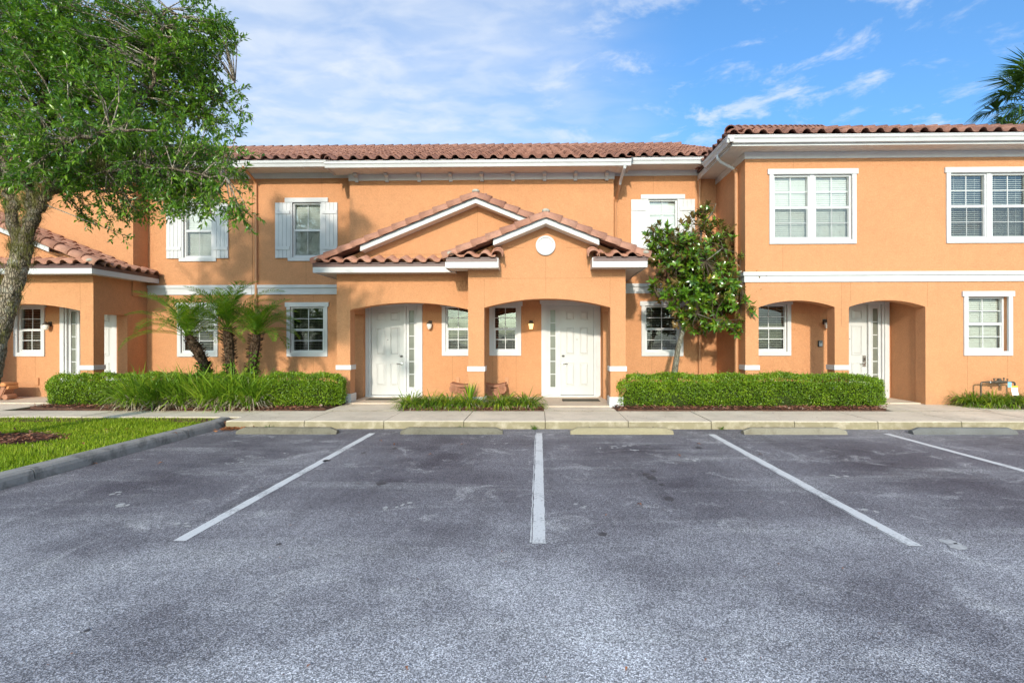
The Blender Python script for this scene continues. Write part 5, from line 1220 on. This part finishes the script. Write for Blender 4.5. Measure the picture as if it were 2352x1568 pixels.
# ------------------------------------------------------------------ pygmy date palms
def date_palm(base, top, seed, label, nf, ln, bias):
    r = np.random.default_rng(seed); base = np.array(base); top = np.array(top)
    th = tag(empty('palm_tree', tuple(base)), label, 'palm tree', 'small date palms in front of the house')
    bend = np.array([base[0], base[1], base[2]+(top[2]-base[2])*.5])
    cv = [(1-t)**2*base+2*t*(1-t)*bend+t*t*top for t in np.linspace(0, 1, 12)]
    MB().tube(cv, list(np.interp(np.linspace(0, 1, 12), [0, .5, .85, 1], [.085, .10, .125, .09])), 10).build('trunk', 'palm_bark', th)
    parts = []                                               # old leaf bases on the trunk
    for i in range(300):
        t = r.uniform(.15, 1.0); k = int(t*10.99); c = cv[k]+(cv[k+1]-cv[k])*(t*11-k); a = r.uniform(0, 6.28); rad = .072+.042*t
        d = np.array([[math.cos(a), math.sin(a), .75]]); parts.append(leaves(c[None]+d*rad*np.array([[1, 1, 0]]), d, np.array([[0, 0, 1.0]]), r.uniform(.07, .13), r.uniform(.035, .055), -.3, .1))
    V, f = joinVF(parts); mesh_np('leaf_bases', V, f, 'boot', th)['kind'] = 'stuff'
    for i in range(nf):
        a = 2.39996*i + r.uniform(-.25, .25); el = np.interp(i/nf, [0, 1], [1.5, .22])+r.uniform(-.12, .12)   # youngest upright
        L = ln*r.uniform(.82, 1.08)*(1-.25*(i < 3))
        hd = np.array([math.cos(a), math.sin(a), 0]); hd[:2] += np.array(bias)*.35; hd = hd/np.linalg.norm(hd)
        n = 40; t = np.linspace(0, 1, n); ang = el - (1.0+.45*(1-el/1.5))*t**1.8
        st = L/(n-1); p = np.zeros((n, 3)); p[0] = top+hd*.03
        for k in range(1, n): p[k] = p[k-1]+(hd*math.cos(ang[k])+np.array([0, 0, 1])*math.sin(ang[k]))*st
        tan = norm(np.gradient(p, axis=0)); side = np.array([-hd[1], hd[0], 0]); upv = norm(np.cross(side, tan)*-1)
        upv = np.where(upv[:, 2:3] < -.3, -upv, upv)
        fm = MB().tube(p[::3], list(np.linspace(.010, .003, len(p[::3]))), 4, False)
        q = slice(5, n); LP = []
        for sgn in (-1, 1):
            for rep in range(1):
                pp = p[q]+(tan[q]*st*.5 if rep else 0); m_ = len(pp); tt = t[q]
                ll = .29*np.sin(np.clip(tt*.86+.12, 0, 1)*math.pi)**.55*L/1.3*r.uniform(.85, 1.1, m_)
                d = norm(tan[q]*.75 + side*sgn*.85 + upv[q]*.35 + r.normal(0, .09, (m_, 3)))
                LP.append(leaves(pp, d, upv[q]+side*sgn*-.2, ll, np.full(m_, .021), .1, .15))
        V, f = joinVF(LP); V0 = np.array(fm.v); 
        o = mesh_np('frond', np.concatenate([V, V0]), f + [np.array(fm.f)+len(V)], 'palm_leaf', th)
date_palm((-8.02, 12.55, .14), tuple(P(432, 772, 12.4)), 1, 'small date palm leaning away from the porch, its frayed trunk tilted', 22, 1.50, (-.5, -.1))
date_palm((-7.56, 12.55, .14), tuple(P(522, 752, 12.5)), 2, 'tallest of the three small date palms, standing in their middle', 23, 1.55, (0, -.1))
date_palm((-7.12, 12.62, .14), tuple(P(590, 768, 12.6)), 3, 'small date palm nearest the left porch with upright fronds', 20, 1.28, (.3, 0))
def vine(x, y, z0, z1, lean, seed, label):
    r = np.random.default_rng(seed); n = 150; z = z0+(z1-z0)*r.random(n)**1.4; a = r.uniform(3.0, 6.4, n); rad = .10+.05*r.random(n)
    c = np.stack([x+lean*(z-z0)+rad*np.cos(a), y+rad*np.sin(a), z], 1); d = np.stack([np.cos(a), np.sin(a), -.3+0*a], 1)+r.normal(0, .5, (n, 3))
    V, f = leaves(c, d, np.stack([np.cos(a), np.sin(a), 1+0*a], 1), r.uniform(.05, .10, n), r.uniform(.04, .075, n), .12, .1)
    th = tag(empty('climbing_vine', (x, y, z0)), label, 'vine', 'vines on the palm trunks'); mesh_np('leaves', V, [f], 'vine_leaf', th)
    MB().tube([(x+.08, y-.1, z0-.3), (x+lean*.3+.09, y-.11, z0+.1), (x+lean*(z1-z0)+.06, y-.1, z1)], .006, 5).build('vine_stem', 'wood_stem', th)
vine(-8.05, 12.5, .6, 1.15, -.35, 1, 'green vine at the foot of the leaning palm trunk')
vine(-7.56, 12.5, .6, 1.15, 0, 2, 'green vine around the foot of the middle palm trunk')
vine(-7.08, 12.55, .55, 1.45, .12, 3, 'green vine climbing the palm trunk nearest the porch')

# ------------------------------------------------------------------ cabbage palm behind the far house
def fan_palm():
    r = np.random.default_rng(8); c = np.array(P(2392, 232, 20.5)); th = tag(empty('fan_palm', (c[0], c[1], 0)), 'tall fan palm rising behind the plain fronted house roof', 'palm tree')
    MB().tube([(c[0]+.2, c[1], 0), (c[0]+.1, c[1], c[2]*.5), tuple(c)], [.22, .2, .2], 12).build('trunk', 'palm_bark', th)
    for i in range(34):
        a = 2.39996*i; el = np.interp(i, [0, 33], [1.35, -.75])+r.uniform(-.1, .1); hd = np.array([math.cos(a), math.sin(a), 0])
        pd = hd*math.cos(el)+np.array([0, 0, 1])*math.sin(el); pl = r.uniform(.9, 1.35); tip = c+pd*pl
        n = 44; side = np.array([-hd[1], hd[0], 0]); t = np.linspace(-1.9, 1.9, n)
        nrm = np.cross(side, pd)
        d = pd*np.cos(t)[:, None]+side*np.sin(t)[:, None]+nrm*(-.35*np.abs(t))[:, None]+np.array([0, 0, -.22])+r.normal(0, .05, (n, 3))
        V, f = leaves(np.tile(tip, (n, 1))+d*.02, d, np.tile(-nrm, (n, 1)), r.uniform(.95, 1.35, n)*np.cos(t*.42), np.full(n, .058), .15, .22)
        fm = MB().tube([tuple(c), tuple(c+pd*pl*.5+np.array([0, 0, .06])), tuple(tip)], [.022, .016, .012], 5, False)
        mesh_np('fan_leaf', np.concatenate([V, np.array(fm.v)]), [f, np.array(fm.f)+len(V)], 'fan_leaf', th)
fan_palm()

# ------------------------------------------------------------------ sconces
def sconce(x, y, z, lit, label, kind):
    th = tag(empty('wall_lamp', (x, y, z)), label, 'lamp', 'porch wall lamps')
    MB().box(x-.05, x+.05, y-.022, y+.004, z-.02, z+.11).build('back_plate', 'dark_metal', th, bevel=.008)
    MB().tube([(x, y-.02, z+.06), (x, y-.08, z+.075), (x, y-.12, z+.05)], [.012, .012, .014], 8).build('arm', 'dark_metal', th)
    cy = y-.125
    if kind == 'egg':
        MB().lathe([(.074, 0), (.078, .012), (.06, .035), (.03, .055), (.012, .065), (.016, .078), (.003, .095)], (x, cy, z+.02), 18).build('cap', 'dark_metal', th, smooth=True)
        MB().lathe([(.012, -.125), (.035, -.115), (.058, -.075), (.068, -.03), (.070, .02)], (x, cy, z), 18).build('glass_shade', 'opal_lit' if lit else 'opal', th, smooth=True)
    else:
        MB().lathe([(.080, 0), (.083, .010), (.062, .03), (.05, .034), (.042, .052), (.016, .062), (.018, .075), (.003, .095)], (x, cy, z+.02), 8).build('cap', 'dark_metal', th)
        MB().lathe([(.038, -.125), (.042, -.122), (.070, .02)], (x, cy, z), 18).build('glass_shade', 'opal_lit' if lit else 'opal', th, smooth=True)
sconce(P(106, 746, 13.68).x, 13.8, 2.10, False, 'egg shaped porch lamp beside the door behind the oak', 'egg')
sconce(-2.92, 13.8, 2.10, False, 'egg shaped porch lamp with unlit white glass under the left arch', 'egg')
sconce(-.218, 13.8, 2.10, True, 'tapered porch lamp glowing warm between window and door', 'taper')
sconce(7.40, 13.55, 2.10, False, 'tapered unlit porch lamp above the small key box', 'taper')

# ------------------------------------------------------------------ mats, key box, planters, pipe assembly
def doormat(x0, x1, y0, y1, label):
    o = MB().box(x0, x1, y0, y1, .176, .190).build('doormat', 'mat_rubber', None, bevel=.004); tag(o, label, 'doormat', 'dark doormats on the porches')
    MB().box(x0+.04, x1-.04, y0+.04, y1-.04, .1905, .195).build('ribbed_centre', 'mat_rubber', o)
doormat(-4.40, -3.62, 12.98, 13.34, 'dark doormat before the door of the left porch')
doormat(.57, 1.50, 12.72, 13.18, 'dark doormat before the door of the right porch')
kb = tag(empty('key_box', (7.28, 13.55, 1.55)), 'small grey key lock box on the wall below the unlit lamp', 'lock box')
MB().box(7.225, 7.335, 13.50, 13.551, 1.50, 1.66).build('case', 'black_plastic', kb, bevel=.010); MB().box(7.238, 7.322, 13.492, 13.4995, 1.515, 1.645).build('face_plate', 'grey_plastic', kb, bevel=.003)
MB().box(7.25, 7.31, 13.487, 13.4915, 1.60, 1.63).build('dial_window', 'dark_metal', kb); 

def scroll_planter(x0, x1, y0, y1, label):
    cx = (x0+x1)/2; w = x1-x0; th = tag(empty('scroll_planter', (cx, (y0+y1)/2, .178)), label, 'planter', 'terracotta scroll planters in the porch')
    z1 = .60; r_ = .115
    # body tapering down to a ring foot
    MB().prism([(x0+.17, .178), (x1-.17, .178), (x1-.14, .30), (x1-.07, .46), (x0+.07, .46), (x0+.14, .30)], y0+.05, y1-.05, 'y').build('body', 'terracotta', th, bevel=.012)
    n = 12; top = [(x0+.02+(w-.04)*i/n, z1-.055*math.sin(math.pi*i/n)) for i in range(n+1)]
    MB().prism(top + [(p[0], p[1]-.06) for p in top[::-1]], y0, y1, 'y').build('abacus_slab', 'terracotta', th, bevel=.01)
    for sx, cx_ in ((1, x0+r_), (-1, x1-r_)):
        MB().lathe([(r_, -.0), (r_+.004, .02), (r_, y1-y0-.02), (r_, y1-y0)], (cx_, y0+.012, z1-.155), 22, 'y').build('volute', 'terracotta', th, smooth=False)
        pts = []
        for k in range(46):
            a = k*.36; rr = r_*.93*math.exp(-.105*a); pts.append((cx_-sx*rr*math.cos(a+1.2)*1.0, y0+.008, z1-.155+rr*math.sin(a+1.2)))
        MB().tube(pts, list(np.linspace(.016, .007, 46)), 6).build('spiral_rib', 'terracotta', th, smooth=True)
        MB().lathe([(.02, 0), (.022, -.012), (.012, -.02)], (cx_, y0+.01, z1-.155), 10, 'y').build('volute_eye', 'terracotta', th)
    for dz in (0, .035): MB().tube([(x0+.22+w*0, y0+.045, z1-.13-dz), (cx, y0+.04, z1-.165-dz), (x1-.22, y0+.045, z1-.13-dz)], .011, 6).build('moulding', 'terracotta', th)
    pts = [(cx+.085*math.cos(a)*1.0, y0+.04, .37+.075*math.sin(a)) for a in np.linspace(-.6, 3.74, 20)]
    MB().tube(pts, .012, 6).build('moulding', 'terracotta', th); MB().tube([(cx+(p[0]-cx)*.6, p[1], .37+(p[2]-.37)*.6) for p in pts], .010, 6).build('moulding', 'terracotta', th)
    MB().box(x0+.05, x1-.05, y0+.04, y1-.04, z1-.10, z1-.075).build('potting_soil', 'soil', th)
scroll_planter(-2.30, -1.62, 13.14, 13.62, 'brown terracotta scroll planter left of the middle pillar')
scroll_planter(-1.48, -.84, 13.10, 13.58, 'brown terracotta scroll planter under the right porch window')
def trough():
    th = tag(empty('bowl_planter', (-13.9, 13.15, .178)), 'wide terracotta bowl planter with a scroll foot under the window by the oak', 'planter')
    xr = P(44, 890, 13.28).x
    MB().prism([(xr-.95, .18), (xr-.20, .18), (xr-.03, .53), (xr-.95, .53)], 12.98, 13.24, 'y').build('bowl', 'terracotta', th, bevel=.02)
    MB().prism([(xr-.95, .53), (xr-.03, .53), (xr, .57), (xr-.03, .62), (xr-.95, .62)], 12.94, 13.28, 'y').build('rim', 'terracotta_light', th, bevel=.012)
    MB().lathe([(.045, 0), (.05, .03), (.05, .22), (.045, .25)], (xr-.03, 13.0, .50), 18, 'y').build('scroll', 'terracotta_light', th)
    MB().lathe([(.07, 0), (.075, .03), (.075, .22), (.07, .25)], (xr-.09, 13.0, .252), 18, 'y').build('scroll_foot', 'terracotta', th)
trough()

def pipes():
    th = tag(empty('pipe_assembly', (10.72, 12.06, .16)), 'dark metal pipe loop with valves standing against the orange wall', 'pipe')
    xa, xb, y, z = P(2253, 880, 12.07).x, P(2331, 880, 12.07).x, 12.07, .70
    def arc(cx, cz, a0, a1, r=.045): return [(cx+r*math.cos(a), y, cz+r*math.sin(a)) for a in np.linspace(a0, a1, 6)]
    MB().tube([(xa, y, .12), (xa, y, z-.045)] + arc(xa+.045, z-.045, math.pi, math.pi/2)[1:] + [(xa+.22, y, z)], .019, 10).build('inlet_pipe', 'brass_pipe', th)
    MB().tube([(xb, y, .12), (xb, y, z-.045)] + arc(xb-.045, z-.045, 0, math.pi/2)[1:] + [(xb-.18, y, z)], .019, 10).build('outlet_pipe', 'brass_pipe', th)
    MB().lathe([(.024, 0), (.026, .01), (.024, .03), (.024, .035)], (0, 0, 0), 10).build('band', 'white_tag', th).matrix_basis = Matrix.Translation(Vector((xa+.20, y, z))-th.location) @ Matrix.Rotation(math.pi/2, 4, 'Y')
    MB().tube([(xa+.21, y, z), (xa+.30, y, z), (xa+.33, y, z), (xa+.36, y, z+.005), (xa+.47, y, z+.005), (xa+.50, y, z), (xa+.59, y, z)], [.027, .027, .034, .042, .045, .034, .026], 12).build('valve_body', 'brass_pipe', th)
    MB().lathe([(.034, 0), (.04, .02), (.04, .05), (.03, .06)], (xa+.415, y, z+.03), 12).build('valve_bonnet', 'brass_pipe', th)
    MB().lathe([(.016, -.05), (.024, -.045), (.022, 0)], (xa+.41, y, z-.035), 10).build('drain_port', 'brass_pipe', th)
    for vx, h in ((xa+.30, .07), (xa+.52, .085), (xa+.60, .06)): MB().lathe([(.012, 0), (.012, h*.6), (.02, h*.62), (.02, h*.85), (.008, h)], (vx, y, z+.02), 8).build('test_cock', 'brass_pipe', th)
    MB().box(xa+.30, xa+.42, y-.008, y+.008, z+.075, z+.09).build('valve_handle', 'brass_pipe', th)
    MB().box(xa+.565, xa+.65, y-.05, y-.046, .585, .705).build('inspection_tag', 'blue_tag', th, bevel=.0015)
pipes()
st = tag(empty('marker_card', (10.440, 11.55, .165)), 'white and yellow notice card on a wire stake in the low grass', 'sign')
MB().tube([(10.440, 11.55, .13), (10.440, 11.555, .68)], .004, 6).build('wire_stake', 'dark_metal', st)
m = MB()
def curved(z0, z1, nm, mt, off=0.0):
    m = MB(); n = 6
    for i in range(n):
        a, b = z0+(z1-z0)*i/n, z0+(z1-z0)*(i+1)/n; f_ = lambda z: 11.54-.05*((z-.60)/.11)**2*.35-off
        m.quad((10.370, f_(a), a), (10.510, f_(a), a), (10.510, f_(b), b), (10.370, f_(b), b))
    return m.build(nm, mt, st, recalc=False)
curved(.46, .625, 'card', 'white_tag'); curved(.6255, .66, 'card_header', 'yellow_tag')
m = MB()
for i in range(5):
    z = .605-.022*i; m.box(10.395, 10.485 - .012*(i % 2), 11.535, 11.5385, z-.004, z+.004)
m.build('printed_lines', 'yellow_tag', st)

# ------------------------------------------------------------------ fallen leaves, litter and weeds
def leaf_obj(x, y, z, s, seed, label, group):
    r = np.random.default_rng(seed); a = r.uniform(0, 6.28)
    V, f = leaves(np.array([[x, y, z+.012]]), np.array([[math.cos(a), math.sin(a), .08]]), np.array([[.1, .1, 1.0]]), s, s*.48, .2, .25)
    tag(mesh_np('fallen_leaf', V, [f], 'fallen_leaf'), label, 'leaf', group)
for i, (px, py) in enumerate([(376, 1064), (225, 1067), (12, 1048), (984, 1046), (870, 1013), (905, 1020), (1066, 1022), (1395, 1184), (1474, 1163), (1600, 1020), (1740, 1045), (1935, 1310), (1790, 1300), (930, 1535), (1555, 1046), (1440, 1535)]):
    x, y = G(px, py); leaf_obj(x, y, 0.002, .075 if y > 5 else .032, i, 'brown fallen leaf lying on the asphalt', 'fallen leaves on the asphalt')
for i, (px, py) in enumerate([(160, 1005), (185, 1018), (300, 985), (395, 995), (240, 988)]):
    x, y = G(px, py, .15); leaf_obj(x, y, .14, .10, 50+i, 'curled brown leaf on the green lawn', 'fallen leaves on the lawn')
n = 260; a = rng.uniform(0, 6.28, n); c = np.stack([-5.98+np.abs(rng.normal(0, .22, n)), 9.76-np.abs(rng.normal(0, .12, n)), .01+.03*rng.random(n)], 1)
V, f = leaves(c, np.stack([np.cos(a), np.sin(a), .2+0*a], 1), np.tile([0, 0, 1.0], (n, 1))+rng.normal(0, .4, (n, 3)), rng.uniform(.03, .09, n), rng.uniform(.015, .035, n), .2, .2)
tag(mesh_np('leaf_litter', V, [f], 'fallen_leaf'), 'heap of rusty leaf litter in the kerb corner', 'leaf litter', None, 'stuff')
n = 330; c = np.stack([rng.uniform(-6, 10, n), rng.uniform(9.9, 11.25, n), np.full(n, .158)], 1); k = rng.random(n) < .55; c[k, 1] = 11.25-np.abs(rng.normal(0, .12, k.sum())); a = rng.uniform(0, 6.28, n)
V, f = leaves(c, np.stack([np.cos(a), np.sin(a), .03+0*a], 1), np.tile([0, 0, 1.0], (n, 1)), rng.uniform(.02, .06, n), rng.uniform(.008, .02, n), .1, .05)
tag(mesh_np('pavement_debris', V, [f], 'chip'), 'scattered bark bits and dry leaves on the pavement', 'debris', None, 'stuff')
n = 420; c = np.stack([rng.uniform(-6, 9, n), 9.79-np.abs(rng.normal(0, .10, n)), np.full(n, .008)], 1); far = rng.random(n) < .35; c[far, 1] = rng.uniform(2, 9.5, far.sum()); a = rng.uniform(0, 6.28, n)
V, f = leaves(c, np.stack([np.cos(a), np.sin(a), .05+0*a], 1), np.tile([0, 0, 1.0], (n, 1)), rng.uniform(.012, .04, n), rng.uniform(.006, .016, n), .1, .05)
tag(mesh_np('asphalt_debris', V, [f], 'chip'), 'tiny twigs and leaf bits strewn on the asphalt', 'debris', None, 'stuff')
for i, (px, lab) in enumerate([(612, 'small weed in the kerb joint behind the wheel stop by the lawn'), (1062, 'small weed on the kerb before the middle pillar'), (1228, 'small weed at the kerb head of the middle painted line'), (1655, 'small weed at the kerb near the patchy wheel stop')]):
    x = (px-1239)/1187*9.77
    clump('weed', x, 9.775, .0, 26, .14, .014, lab, 'weed', 'weeds along the kerb', 'vine_leaf', 0, .03, .8, 200+i)
